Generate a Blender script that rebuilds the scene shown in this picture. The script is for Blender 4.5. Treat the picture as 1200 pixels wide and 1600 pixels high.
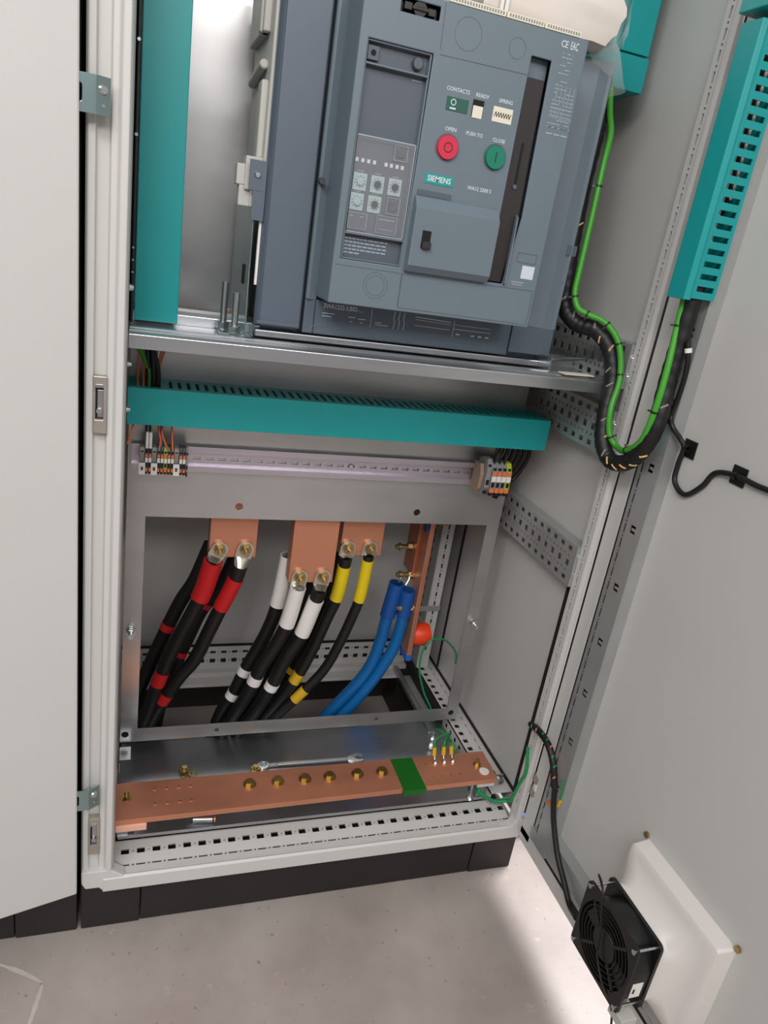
import bpy, bmesh, math, random
from mathutils import Vector, Matrix
from mathutils.geometry import tessellate_polygon
random.seed(4)
PI = math.pi
SC = bpy.context.scene
for o in list(bpy.data.objects): bpy.data.objects.remove(o)

# ------------------------------------------------------------------ camera, world, lights, exposure
CAM_LOC = Vector((0.06162, -0.93383, 1.12964))
RIGHT = Vector((0.94418243, -0.29331744, 0.14994807))
DOWN = Vector((0.02914589, -0.37901765, -0.92493034))
FWD = Vector((0.32813117, 0.87767334, -0.34931281))
cam_d = bpy.data.cameras.new('camera')
cam = bpy.data.objects.new('camera', cam_d)
SC.collection.objects.link(cam)
m = Matrix((( RIGHT.x, -DOWN.x, -FWD.x), (RIGHT.y, -DOWN.y, -FWD.y), (RIGHT.z, -DOWN.z, -FWD.z))).to_4x4()
m.translation = CAM_LOC
cam.matrix_world = m
cam_d.sensor_fit = 'VERTICAL'
cam_d.sensor_height = 36.0
cam_d.lens = 1136.3 * 36.0 / 1600.0
cam_d.clip_start = 0.02
SC.camera = cam

world = bpy.data.worlds.new('room_light'); SC.world = world; world.use_nodes = True
bg = world.node_tree.nodes['Background']
bg.inputs[1].default_value = 1.0
_nt = world.node_tree
_tc = _nt.nodes.new('ShaderNodeTexCoord'); _sx = _nt.nodes.new('ShaderNodeSeparateXYZ'); _nt.links.new(_tc.outputs['Generated'], _sx.inputs[0])
_rp = _nt.nodes.new('ShaderNodeValToRGB'); _mr = _nt.nodes.new('ShaderNodeMapRange')
_mr.inputs['From Min'].default_value = -1; _nt.links.new(_sx.outputs['Z'], _mr.inputs['Value']); _nt.links.new(_mr.outputs[0], _rp.inputs[0])
_e = _rp.color_ramp.elements
_e[0].position = 0.30; _e[0].color = (0.20, 0.18, 0.17, 1); _e[1].position = 0.95; _e[1].color = (0.72, 0.74, 0.78, 1)
_k = _e.new(0.48); _k.color = (0.26, 0.255, 0.26, 1); _k = _e.new(0.62); _k.color = (0.56, 0.57, 0.60, 1)
_nz = _nt.nodes.new('ShaderNodeTexNoise'); _nz.inputs['Scale'].default_value = 1.7; _nz.inputs['Detail'].default_value = 2; _nt.links.new(_tc.outputs['Generated'], _nz.inputs['Vector'])
_m2 = _nt.nodes.new('ShaderNodeMapRange'); _m2.inputs['From Min'].default_value = 0.35; _m2.inputs['From Max'].default_value = 0.65; _m2.inputs['To Min'].default_value = 0.45; _m2.inputs['To Max'].default_value = 1.55
_nt.links.new(_nz.outputs['Fac'], _m2.inputs['Value'])
_vm = _nt.nodes.new('ShaderNodeVectorMath'); _vm.operation = 'SCALE'; _nt.links.new(_rp.outputs[0], _vm.inputs[0]); _nt.links.new(_m2.outputs[0], _vm.inputs['Scale'])
_nt.links.new(_vm.outputs[0], bg.inputs[0])

def area(name, loc, target, size, sizey, power, color):
    d = bpy.data.lights.new(name, 'AREA'); d.shape = 'RECTANGLE'; d.size = size; d.size_y = sizey
    d.energy = power; d.color = color
    o = bpy.data.objects.new(name, d); SC.collection.objects.link(o); o.location = loc
    o.rotation_euler = (Vector(target) - Vector(loc)).to_track_quat('-Z', 'Y').to_euler()
    return o
area('ceiling_tube_light', (-0.9, -1.7, 2.7), (0.4, 0.1, 0.7), 1.6, 0.5, 40, (1.0, 0.98, 0.96))
area('wall_bounce_fill', (0.2, -2.9, 2.5), (0.4, 0.2, 0.6), 2.4, 0.5, 48, (1.0, 0.97, 0.95))  # added fill standing in for light bounced off the room walls
area('daylight_right', (2.1, 0.5, 2.3), (1.0, -0.2, 0.0), 1.2, 1.2, 110, (1.0, 0.96, 0.97))

SC.view_settings.view_transform = 'Standard'
SC.view_settings.look = 'None'
SC.view_settings.gamma = 1.0
SC.view_settings.use_curve_mapping = False
SC.view_settings.exposure = -0.20

# ------------------------------------------------------------------ materials
def srgb(r, g, b):
    f = lambda c: (c / 255 / 12.92) if c / 255 <= 0.04045 else ((c / 255 + 0.055) / 1.055) ** 2.4
    return (f(r), f(g), f(b), 1)
def mat(name, col, rough=0.5, metal=0.0, noise=0.0, nscale=8.0, bump=0.0, bscale=200.0, stretch=None, spec=None, alpha=None, trans=None, rvar=0.0):
    mt = bpy.data.materials.new(name); mt.use_nodes = True
    nt = mt.node_tree; b = nt.nodes['Principled BSDF']
    b.inputs['Base Color'].default_value = col; b.inputs['Roughness'].default_value = rough
    b.inputs['Metallic'].default_value = metal
    if spec is not None: b.inputs['Specular IOR Level'].default_value = spec
    if alpha is not None: b.inputs['Alpha'].default_value = alpha
    if trans is not None: b.inputs['Transmission Weight'].default_value = trans
    tc = nt.nodes.new('ShaderNodeTexCoord'); mp = nt.nodes.new('ShaderNodeMapping')
    nt.links.new(tc.outputs['Object'], mp.inputs[0])
    if stretch: mp.inputs['Scale'].default_value = stretch
    n = nt.nodes.new('ShaderNodeTexNoise'); n.inputs['Scale'].default_value = nscale; n.inputs['Detail'].default_value = 6
    nt.links.new(mp.outputs[0], n.inputs['Vector'])
    if noise > 0:
        mr = nt.nodes.new('ShaderNodeMapRange')
        mr.inputs['From Min'].default_value = 0.3; mr.inputs['From Max'].default_value = 0.7
        mr.inputs['To Min'].default_value = 1 - noise; mr.inputs['To Max'].default_value = 1 + noise
        nt.links.new(n.outputs['Fac'], mr.inputs['Value'])
        vm = nt.nodes.new('ShaderNodeVectorMath'); vm.operation = 'SCALE'; vm.inputs[0].default_value = col[:3]
        nt.links.new(mr.outputs[0], vm.inputs['Scale']); nt.links.new(vm.outputs[0], b.inputs['Base Color'])
    if rvar > 0:
        mr2 = nt.nodes.new('ShaderNodeMapRange')
        mr2.inputs['From Min'].default_value = 0.3; mr2.inputs['From Max'].default_value = 0.7
        mr2.inputs['To Min'].default_value = max(0.02, rough - rvar); mr2.inputs['To Max'].default_value = rough + rvar
        nt.links.new(n.outputs['Fac'], mr2.inputs['Value']); nt.links.new(mr2.outputs[0], b.inputs['Roughness'])
    if bump > 0:
        n2 = nt.nodes.new('ShaderNodeTexNoise'); n2.inputs['Scale'].default_value = bscale; n2.inputs['Detail'].default_value = 3
        nt.links.new(mp.outputs[0], n2.inputs['Vector'])
        bp = nt.nodes.new('ShaderNodeBump'); bp.inputs['Strength'].default_value = bump; bp.inputs['Distance'].default_value = 0.001
        nt.links.new(n2.outputs['Fac'], bp.inputs['Height']); nt.links.new(bp.outputs[0], b.inputs['Normal'])
    return mt
M = {}
M['paint'] = mat('light_grey_paint', srgb(204, 202, 198), 0.42, noise=0.015, nscale=5, bump=0.12, bscale=700)
M['panel'] = mat('grey_inside_paint', srgb(198, 196, 192), 0.38, noise=0.02, nscale=4, bump=0.10, bscale=700)
M['zinc'] = mat('galvanised_sheet', srgb(192, 191, 190), 0.32, 0.9, noise=0.13, nscale=4, stretch=(1, 1, 2.5), rvar=0.05)
M['zincd'] = mat('dull_galvanised_sheet', srgb(176, 178, 182), 0.30, 0.9, noise=0.10, nscale=6, stretch=(1, 3, 3), rvar=0.04)
M['zincrail'] = mat('bright_zinc_profile', srgb(206, 208, 210), 0.28, 0.92, noise=0.05, nscale=10, stretch=(1, 12, 12))
M['perf'] = mat('zinc_plated_section', srgb(172, 174, 172), 0.34, 0.45, noise=0.06, nscale=14)
M['din'] = mat('iridescent_passivated_zinc', srgb(200, 192, 202), 0.28, 0.85, noise=0.10, nscale=9, stretch=(0.6, 1, 6))
M['steel'] = mat('bright_steel', srgb(205, 208, 208), 0.25, 0.95)
M['bracket'] = mat('blue_zinc_bracket', srgb(150, 172, 172), 0.22, 0.9, noise=0.12, nscale=10)
M['brass'] = mat('yellow_zinc_bolt', srgb(168, 148, 92), 0.28, 0.9, noise=0.15, nscale=60)
M['bronze'] = mat('bronze_toned_bolt', srgb(172, 152, 112), 0.3, 0.85, noise=0.15, nscale=60)
M['tin'] = mat('tinned_lug', srgb(204, 200, 186), 0.30, 0.9, noise=0.1, nscale=60)
M['copper'] = mat('copper_bar', srgb(212, 144, 114), 0.40, 0.62, noise=0.09, nscale=7, stretch=(1, 3, 1), rvar=0.08)
M['copperdark'] = mat('darker_copper_bar', srgb(196, 124, 92), 0.42, 0.65, noise=0.16, nscale=9, rvar=0.1)  # darker, browner copper tone for the offset plate
M['teal'] = mat('teal_duct_plastic', srgb(20, 152, 152), 0.40, noise=0.03, nscale=20, bump=0.04, bscale=300)
M['blue_grey'] = mat('blue_grey_moulding', srgb(105, 118, 127), 0.42, noise=0.02, nscale=8, bump=0.05, bscale=900)
M['blue_grey_dark'] = mat('dark_blue_grey_moulding', srgb(88, 99, 111), 0.42, noise=0.02, nscale=8, bump=0.05, bscale=900)
M['trip_face'] = mat('slate_trip_unit_plastic', srgb(84, 92, 102), 0.45)
M['clear'] = mat('smoky_clear_cover', srgb(190, 192, 196), 0.08, alpha=0.13)
M['moulded_grey'] = mat('pale_grey_moulding', srgb(186, 186, 178), 0.5, noise=0.04, nscale=12)
M['darkslot'] = mat('handle_dark_brown_plastic', srgb(44, 37, 38), 0.5)
M['black'] = mat('black_plastic', srgb(20, 19, 20), 0.38, noise=0.05, nscale=30)
M['rubber'] = mat('black_cable_jacket', srgb(17, 16, 17), 0.5, noise=0.12, nscale=30)
M['plinth'] = mat('dark_brown_black_plinth', srgb(33, 28, 27), 0.5, noise=0.10, nscale=9, bump=0.1, bscale=400)
M['red'] = mat('red_sleeve', srgb(196, 26, 30), 0.5, noise=0.06, nscale=40)
M['white'] = mat('white_sleeve', srgb(232, 228, 224), 0.5, noise=0.02, nscale=40)
M['yellow'] = mat('yellow_sleeve', srgb(222, 196, 24), 0.5, noise=0.05, nscale=40)
M['yellowtape'] = mat('amber_tape', srgb(214, 168, 34), 0.5)
M['blue'] = mat('blue_cable_jacket', srgb(14, 102, 168), 0.36, noise=0.06, nscale=20)
M['bluesleeve'] = mat('blue_sleeve', srgb(20, 82, 156), 0.45, noise=0.06, nscale=30)
M['orange'] = mat('orange_insulator', srgb(232, 66, 24), 0.45, noise=0.04, nscale=20)
M['orangewire'] = mat('orange_wire', srgb(222, 110, 56), 0.45)
M['orangebtn'] = mat('orange_terminal_tab', srgb(226, 118, 70), 0.5)
M['tgrey'] = mat('grey_terminal_housing', srgb(136, 134, 132), 0.5)
M['tdark'] = mat('dark_terminal_housing', srgb(70, 70, 70), 0.5)
M['tgreen'] = mat('yellow_green_terminal_housing', srgb(176, 192, 44), 0.45)
M['tan'] = mat('tan_end_stop', srgb(150, 126, 108), 0.55)
M['green'] = mat('green_wire', srgb(26, 142, 78), 0.4)
M['lime'] = mat('lime_green_wire', srgb(66, 158, 44), 0.4)
M['greentape'] = mat('green_tape', srgb(14, 96, 20), 0.45)
M['label'] = mat('white_label', srgb(228, 226, 220), 0.5)
M['ink'] = mat('black_print', srgb(30, 30, 32), 0.6)
M['print'] = mat('pale_grey_print', srgb(205, 212, 216), 0.5)
M['printdim'] = mat('dim_grey_print', srgb(160, 170, 178), 0.5)
M['tealprint'] = mat('teal_logo_label', srgb(16, 150, 150), 0.45)
M['redbtn'] = mat('red_button', srgb(206, 42, 70), 0.4)
M['greenbtn'] = mat('green_button', srgb(10, 122, 96), 0.4)
M['cream'] = mat('cream_plastic', srgb(226, 220, 200), 0.5)
M['winddark'] = mat('dark_green_window', srgb(40, 92, 78), 0.3)
M['foam'] = mat('white_foam', srgb(226, 216, 206), 0.7, noise=0.03, nscale=10, bump=0.3, bscale=40)
M['film'] = mat('clear_polythene', srgb(225, 232, 232), 0.18, alpha=0.35)
M['fanhousing'] = mat('off_white_plastic', srgb(218, 212, 206), 0.5, noise=0.02, nscale=10)
M['stain'] = mat('faint_tan_stain', srgb(198, 192, 178), 0.7)
M['scuff'] = mat('pale_floor_scuff', srgb(190, 180, 172), 0.6, noise=0.08, nscale=90)
M['gasket'] = mat('black_foam_gasket', srgb(26, 24, 24), 0.8)
M['dark'] = mat('dark_hole', srgb(14, 14, 15), 0.8)  # near-black, mainly painted shade behind and inside openings
M['alu'] = mat('cast_latch_metal', srgb(172, 164, 154), 0.4, 0.6, noise=0.12, nscale=60)
M['bluetape'] = mat('blue_tape', srgb(26, 100, 190), 0.5)
M['paleplastic'] = mat('pale_pink_plastic', srgb(232, 178, 152), 0.5)

# painted concrete floor: speckle, stains and scuffs
def floor_mat():
    mt = bpy.data.materials.new('painted_concrete'); mt.use_nodes = True
    nt = mt.node_tree; b = nt.nodes['Principled BSDF']; L = nt.links.new
    tc = nt.nodes.new('ShaderNodeTexCoord')
    def noise(scale, detail=4, rough=0.55):
        n = nt.nodes.new('ShaderNodeTexNoise'); n.inputs['Scale'].default_value = scale
        n.inputs['Detail'].default_value = detail; n.inputs['Roughness'].default_value = rough
        L(tc.outputs['Object'], n.inputs['Vector']); return n
    def ramp(src, a, ca, bb, cb):
        r = nt.nodes.new('ShaderNodeValToRGB'); r.color_ramp.elements[0].position = a; r.color_ramp.elements[0].color = ca
        r.color_ramp.elements[1].position = bb; r.color_ramp.elements[1].color = cb; L(src, r.inputs[0]); return r
    base = ramp(noise(5, 8).outputs['Fac'], 0.3, srgb(150, 138, 131), 0.7, srgb(176, 165, 158))
    sp = ramp(noise(70, 3, 0.6).outputs['Fac'], 0.66, (0, 0, 0, 1), 0.71, (1, 1, 1, 1))
    mx = nt.nodes.new('ShaderNodeMixRGB'); mx.inputs[2].default_value = srgb(112, 92, 86)
    L(base.outputs[0], mx.inputs[1])
    sc = nt.nodes.new('ShaderNodeMath'); sc.operation = 'MULTIPLY'; sc.inputs[1].default_value = 0.6
    L(sp.outputs[0], sc.inputs[0]); L(sc.outputs[0], mx.inputs[0])
    sp2 = ramp(noise(28, 5, 0.7).outputs['Fac'], 0.64, (0, 0, 0, 1), 0.72, (1, 1, 1, 1))
    mx2 = nt.nodes.new('ShaderNodeMixRGB'); mx2.inputs[2].default_value = srgb(196, 186, 180)
    sc2 = nt.nodes.new('ShaderNodeMath'); sc2.operation = 'MULTIPLY'; sc2.inputs[1].default_value = 0.6
    L(sp2.outputs[0], sc2.inputs[0]); L(sc2.outputs[0], mx2.inputs[0]); L(mx.outputs[0], mx2.inputs[1])
    L(mx2.outputs[0], b.inputs['Base Color'])
    b.inputs['Roughness'].default_value = 0.38
    bp = nt.nodes.new('ShaderNodeBump'); bp.inputs['Strength'].default_value = 0.15; bp.inputs['Distance'].default_value = 0.002
    L(noise(60, 4).outputs['Fac'], bp.inputs['Height']); L(bp.outputs[0], b.inputs['Normal'])
    return mt
M['floor'] = floor_mat()

# ------------------------------------------------------------------ mesh builder
def cat(pts, n=8):
    """smooth path through points (Catmull-Rom)"""
    P = [Vector(p) for p in pts]
    if len(P) < 3: return P
    P = [P[0] * 2 - P[1]] + P + [P[-1] * 2 - P[-2]]
    out = []
    for i in range(1, len(P) - 2):
        a, b, c, d = P[i - 1], P[i], P[i + 1], P[i + 2]
        for k in range(n):
            t = k / n
            out.append(0.5 * ((2 * b) + (c - a) * t + (2 * a - 5 * b + 4 * c - d) * t * t + (3 * b - a - 3 * c + d) * t ** 3))
    out.append(P[-2]); return out

class B:
    def __init__(s): s.v = []; s.f = []
    def add(s, vs, fs):
        k = len(s.v); s.v += [Vector(v) for v in vs]; s.f += [tuple(i + k for i in f) for f in fs]; return s
    def box(s, x0, x1, y0, y1, z0, z1):
        return s.add([(x, y, z) for z in (z0, z1) for y in (y0, y1) for x in (x0, x1)],
                     [(0, 2, 3, 1), (4, 5, 7, 6), (0, 1, 5, 4), (2, 6, 7, 3), (0, 4, 6, 2), (1, 3, 7, 5)])
    def obox(s, c, ux, uy, uz, hx, hy, hz):
        c, ux, uy, uz = Vector(c), Vector(ux), Vector(uy), Vector(uz)
        vs = [c + ux * a * hx + uy * b * hy + uz * d * hz for d in (-1, 1) for b in (-1, 1) for a in (-1, 1)]
        return s.add(vs, [(0, 2, 3, 1), (4, 5, 7, 6), (0, 1, 5, 4), (2, 6, 7, 3), (0, 4, 6, 2), (1, 3, 7, 5)])
    def prism(s, poly, axis, a, b):
        """poly = 2D loop on the other two axes (in xyz order), extruded along axis from a to b"""
        def mk(p, t):
            q = list(p); q.insert(axis, t); return q
        n = len(poly); tri = tessellate_polygon([[Vector((p[0], p[1], 0)) for p in poly]])
        vs = [mk(p, a) for p in poly] + [mk(p, b) for p in poly]
        fs = [tuple(t) for t in tri] + [tuple(i + n for i in reversed(t)) for t in tri]
        fs += [(i, (i + 1) % n, (i + 1) % n + n, i + n) for i in range(n)]
        return s.add(vs, fs)
    def sheet(s, outer, holes, axis, a, b):
        """flat plate with real holes"""
        loops = [outer] + holes
        def mk(p, t):
            q = list(p); q.insert(axis, t); return q
        tri = tessellate_polygon([[Vector((p[0], p[1], 0)) for p in l] for l in loops])
        flat = [p for l in loops for p in l]; n = len(flat)
        vs = [mk(p, a) for p in flat] + [mk(p, b) for p in flat]
        fs = [tuple(t) for t in tri] + [tuple(i + n for i in reversed(t)) for t in tri]
        k = 0
        for l in loops:
            m = len(l)
            fs += [(k + i, k + (i + 1) % m, k + (i + 1) % m + n, k + i + n) for i in range(m)]
            k += m
        return s.add(vs, fs)
    def grid(s, u0, u1, v0, v1, holes, fn, th):
        """perforated strip: rectangles (ua,ub,va,vb) are cut through; fn(u,v,w)->xyz, w in 0..th"""
        us = sorted(set([u0, u1] + [round(h[i], 6) for h in holes for i in (0, 1)]))
        vs_ = sorted(set([v0, v1] + [round(h[i], 6) for h in holes for i in (2, 3)]))
        us = [u for u in us if u0 <= u <= u1]; vs_ = [v for v in vs_ if v0 <= v <= v1]
        nu, nv = len(us) - 1, len(vs_) - 1
        solid = [[True] * nv for _ in range(nu)]
        for h in holes:
            for i in range(nu):
                if us[i] >= h[0] - 1e-7 and us[i + 1] <= h[1] + 1e-7:
                    for j in range(nv):
                        if vs_[j] >= h[2] - 1e-7 and vs_[j + 1] <= h[3] + 1e-7: solid[i][j] = False
        idx = {}; V = []; F = []
        def vid(i, j, w):
            k = (i, j, w)
            if k not in idx: idx[k] = len(V); V.append(fn(us[i], vs_[j], th * w))
            return idx[k]
        for i in range(nu):
            for j in range(nv):
                if not solid[i][j]: continue
                F.append((vid(i, j, 0), vid(i + 1, j, 0), vid(i + 1, j + 1, 0), vid(i, j + 1, 0)))
                F.append((vid(i, j + 1, 1), vid(i + 1, j + 1, 1), vid(i + 1, j, 1), vid(i, j, 1)))
                for (di, dj, e) in ((-1, 0, ((i, j), (i, j + 1))), (1, 0, ((i + 1, j + 1), (i + 1, j))), (0, -1, ((i + 1, j), (i, j))), (0, 1, ((i, j + 1), (i + 1, j + 1)))):
                    a, b = i + di, j + dj
                    if a < 0 or b < 0 or a >= nu or b >= nv or not solid[a][b]:
                        (p, q) = e
                        F.append((vid(p[0], p[1], 0), vid(q[0], q[1], 0), vid(q[0], q[1], 1), vid(p[0], p[1], 1)))
        return s.add(V, F)
    def tube(s, path, r, seg=10, r2=None, caps=True):
        P = [Vector(p) for p in path]; n = len(P)
        d0 = (P[1] - P[0]).normalized(); up = Vector((0, 0, 1)) if abs(d0.z) < 0.9 else Vector((1, 0, 0))
        nrm = d0.cross(up).normalized(); vs = []
        for i in range(n):
            d = (P[min(i + 1, n - 1)] - P[max(i - 1, 0)]).normalized()
            nrm = (nrm - d * nrm.dot(d)).normalized(); bn = d.cross(nrm)
            rr = r if r2 is None else r + (r2 - r) * i / (n - 1)
            if callable(r): rr = r(i / (n - 1))
            for k in range(seg):
                a = 2 * PI * k / seg; vs.append(P[i] + nrm * math.cos(a) * rr + bn * math.sin(a) * rr)
        fs = [(i * seg + k, i * seg + (k + 1) % seg, (i + 1) * seg + (k + 1) % seg, (i + 1) * seg + k) for i in range(n - 1) for k in range(seg)]
        if caps: fs += [tuple(range(seg - 1, -1, -1)), tuple(range((n - 1) * seg, n * seg))]
        return s.add(vs, fs)
    def cyl(s, p, q, r, seg=20, r2=None): return s.tube([p, q], r, seg, r2)
    def ring(s, c, d, r1, r2, h, seg=20):
        """washer / ring: centre c, axis d"""
        c, d = Vector(c), Vector(d).normalized(); up = Vector((0, 0, 1)) if abs(d.z) < 0.9 else Vector((1, 0, 0))
        a = d.cross(up).normalized(); b = d.cross(a); vs = []
        for (r, t) in ((r1, 0), (r2, 0), (r2, h), (r1, h)):
            vs += [c + d * t + (a * math.cos(2 * PI * k / seg) + b * math.sin(2 * PI * k / seg)) * r for k in range(seg)]
        fs = [(j * seg + k, j * seg + (k + 1) % seg, ((j + 1) % 4) * seg + (k + 1) % seg, ((j + 1) % 4) * seg + k) for j in range(4) for k in range(seg)]
        return s.add(vs, fs)
    def hexbolt(s, c, d, r, h, washer=0, stud=0, sr=0):
        """hexagon head with washer and protruding stud on surface point c along d"""
        c, d = Vector(c), Vector(d).normalized(); t = 0
        if washer: s.cyl(c, c + d * 0.0015, washer, 24); t = 0.0015
        s.cyl(c + d * t, c + d * (t + h * .85), r, 6); s.cyl(c + d * (t + h * .8), c + d * (t + h), r * .88, 12)
        if stud: s.cyl(c + d * (t + h), c + d * (t + h + stud), sr, 12)
        return s
    def build(s, name, mt, parent=None, origin=None, smooth=None, bevel=0, seg=2, label=None):
        if origin is None:
            o_ = parent
            while o_ is not None and o_.parent is not None: o_ = o_.parent
            origin = Vector(o_['_o']) if o_ is not None and '_o' in o_ else Vector((0, 0, 0))
        origin = Vector(origin)
        me = bpy.data.meshes.new(name); me.from_pydata([v - origin for v in s.v], [], s.f); me.update()
        bm = bmesh.new(); bm.from_mesh(me); bmesh.ops.recalc_face_normals(bm, faces=bm.faces); bm.to_mesh(me); bm.free()
        me.materials.append(M[mt] if isinstance(mt, str) else mt)
        o = bpy.data.objects.new(name, me); SC.collection.objects.link(o)
        if parent is None: o.location = origin; o['_o'] = tuple(origin)
        else: o.parent = parent
        if smooth:
            me.shade_smooth(); me.set_sharp_from_angle(angle=math.radians(smooth))
        if bevel:
            md = o.modifiers.new('edge', 'BEVEL'); md.width = bevel; md.segments = seg; md.limit_method = 'ANGLE'; md.angle_limit = math.radians(50)
        if label: o['label'] = label
        return o

def thing(name, loc, label, category, group=None):
    o = bpy.data.objects.new(name, None); SC.collection.objects.link(o); o.location = loc; o['_o'] = tuple(loc)
    o.empty_display_size = 0.02
    return tag(o, label, category, group)
def tag(o, label, category, group=None, kind=None):
    o['label'] = label; o['category'] = category
    if group: o['group'] = group
    if kind: o['kind'] = kind
    return o
def rbox(name, mt, parent, x0, x1, y0, y1, z0, z1, bevel=0.001, **k):
    return B().box(x0, x1, y0, y1, z0, z1).build(name, mt, parent, bevel=bevel, **k)
def circ(cx, cy, r, n=20): return [(cx + r * math.cos(2 * PI * i / n), cy + r * math.sin(2 * PI * i / n)) for i in range(n)]
def copy_thing(root, delta=(0, 0, 0), label=None):
    def rec(o, par):
        c = o.copy(); SC.collection.objects.link(c); c.parent = par
        for ch in o.children: rec(ch, c)
        return c
    c = rec(root, None); c.location = Vector(root.location) + Vector(delta)
    c['_o'] = tuple(Vector(root['_o']) + Vector(delta))
    if label: c['label'] = label
    return c
def text_into(b, txt, x, y, z, size, align='CENTER', sx=1.0, depth=0.0004):
    """raised lettering facing -y, centred on x,z"""
    cu = bpy.data.curves.new('t', 'FONT'); cu.body = txt; cu.size = size; cu.align_x = align; cu.align_y = 'CENTER'
    cu.extrude = depth; cu.offset = size * 0.011; cu.resolution_u = 2
    o = bpy.data.objects.new('t', cu); SC.collection.objects.link(o)
    bpy.context.view_layer.update()
    me = bpy.data.meshes.new_from_object(o.evaluated_get(bpy.context.evaluated_depsgraph_get()))
    vs = [(x + v.co.x * sx, y - v.co.z, z + v.co.y) for v in me.vertices]
    b.add(vs, [tuple(p.vertices) for p in me.polygons])
    bpy.data.objects.remove(o); bpy.data.curves.remove(cu); bpy.data.meshes.remove(me)
    return b

# ================================================================== SETTING
fl = B().box(-4, 5, -4, 4, -0.05, 0).build('floor', 'floor'); fl['kind'] = 'structure'

# ================================================================== ELECTRICAL CABINET
CAB = thing('electrical_cabinet', (0.4, 0.3, 0.0), 'open light grey switchgear cabinet on a black plinth, its right door swung wide open', 'cabinet')
# plinth: corner pieces and trim panels
for (x0, x1) in ((0.003, 0.094), (0.706, 0.797)):
    b = B().prism([(x0, 0.004), (x1, 0.004), (x1, 0.10), (x0, 0.10)] if x0 < .4 else [(x0, 0.004), (x1, 0.004), (x1, 0.10), (x0, 0.10)], 2, 0.0, 0.098)
    b.build('plinth_corner', 'plinth', CAB, bevel=0.002)
    B().box(x0, x1, 0.5, 0.596, 0, 0.098).build('plinth_corner', 'plinth', CAB, bevel=0.002)
rbox('plinth_panel', 'plinth', CAB, 0.0955, 0.7045, 0.006, 0.02, 0.001, 0.097)
rbox('plinth_panel', 'plinth', CAB, 0.0955, 0.7045, 0.58, 0.594, 0.001, 0.097)
rbox('plinth_panel', 'plinth', CAB, 0.006, 0.02, 0.101, 0.499, 0.001, 0.097)
rbox('plinth_panel', 'plinth', CAB, 0.78, 0.794, 0.101, 0.499, 0.001, 0.097)

H = 2.0
# front frame: left post, right post, bottom profile
left_prof = [(0.003, 0.022), (0.003, 0.006), (0.006, 0.0), (0.0135, 0.0), (0.0145, 0.008), (0.028, 0.008), (0.0295, 0.000), (0.036, -0.001),
             (0.040, -0.008), (0.0475, -0.009), (0.0500, -0.004), (0.0515, 0.012), (0.0505, 0.045), (0.02, 0.045), (0.02, 0.022)]
B().prism(left_prof, 2, 0.112, H).build('frame_post', 'paint', CAB, bevel=0.0012)
# right post: ridge profile + perforated leg
right_prof = [(0.797, 0.022), (0.797, 0.006), (0.794, 0.001), (0.7885, 0.001), (0.7875, 0.004), (0.786, -0.010), (0.778, -0.011), (0.7755, -0.006), (0.7755, -0.0015),
              (0.779, -0.001), (0.779, 0.022)]
B().prism(right_prof, 2, 0.112, H).build('frame_post', 'paint', CAB, bevel=0.0008)
hs = []
z = 0.16
while z < 1.75:
    hs.append((z, z + 0.014, 0.004, 0.0080)); hs.append((z + 0.0185, z + 0.0215, 0.004, 0.0080)); z += 0.025
B().grid(0.112, H, -0.001, 0.014, hs, lambda u, v, w: (0.7755 + w, v, u), 0.002).build('post_flange', 'paint', CAB, label='perforated inner flange of the right post')
B().box(0.7795, 0.7825, 0.001, 0.0135, 0.13, H - 0.01).build('post_shade_fill', 'dark', CAB)  # dark box painted as shade behind the post slots
B().box(0.7755, 0.7935, 0.014, 0.016, 0.112, H).build('post_flange', 'paint', CAB)
B().box(0.7975, 0.8003, -0.0105, 0.004, 0.14, 1.99).build('gasket', 'gasket', CAB)  # black strip added to stop daylight leaking through the hinge gap
# bottom front profile (ridge, slots, squares)
B().prism([(-0.010, 0.092), (-0.010, 0.117), (-0.006, 0.1205), (-0.002, 0.117), (0.004, 0.117), (0.004, 0.098), (0.0, 0.092)], 0, 0.036, 0.786).build('frame_bottom', 'paint', CAB, bevel=0.001)
hs = []
x = 0.062
while x < 0.765:
    hs.append((x, x + 0.0125, 0.034, 0.046)); hs.append((x + 0.0175, x + 0.0205, 0.0385, 0.0415))
    hs.append((x - 0.001, x + 0.0135, 0.0125, 0.0165)); hs.append((x + 0.0175, x + 0.0205, 0.0125, 0.0165)); x += 0.025
B().grid(0.046, 0.7755, 0.004, 0.062, hs, lambda u, v, w: (u, v, 0.1205 - w + (0.0 if v > 0.024 else -0.003)), 0.002).build('perforated_rail', 'paint', CAB, label='perforated bottom front rail')
B().box(0.05, 0.775, 0.0615, 0.0635, 0.1005, 0.1205).build('frame_bottom', 'paint', CAB)
B().box(0.02, 0.78, 0.004, 0.06, 0.0985, 0.1015).build('rail_base_shade', 'dark', CAB)  # dark sheet painted as shade below the front rail slots
# corner castings
B().prism([(0.010, 0.100), (0.030, 0.100), (0.038, 0.090), (0.07, 0.0925), (0.07, 0.118), (0.0475, 0.135), (0.004, 0.135), (0.004, 0.112)], 1, -0.0085, 0.012).build('frame_corner', 'paint', CAB, bevel=0.002)
B().prism([(0.75, 0.0925), (0.787, 0.0915), (0.797, 0.100), (0.797, 0.135), (0.776, 0.135), (0.768, 0.120), (0.75, 0.118)], 1, -0.0095, 0.010).build('frame_corner', 'paint', CAB, bevel=0.002)
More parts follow.
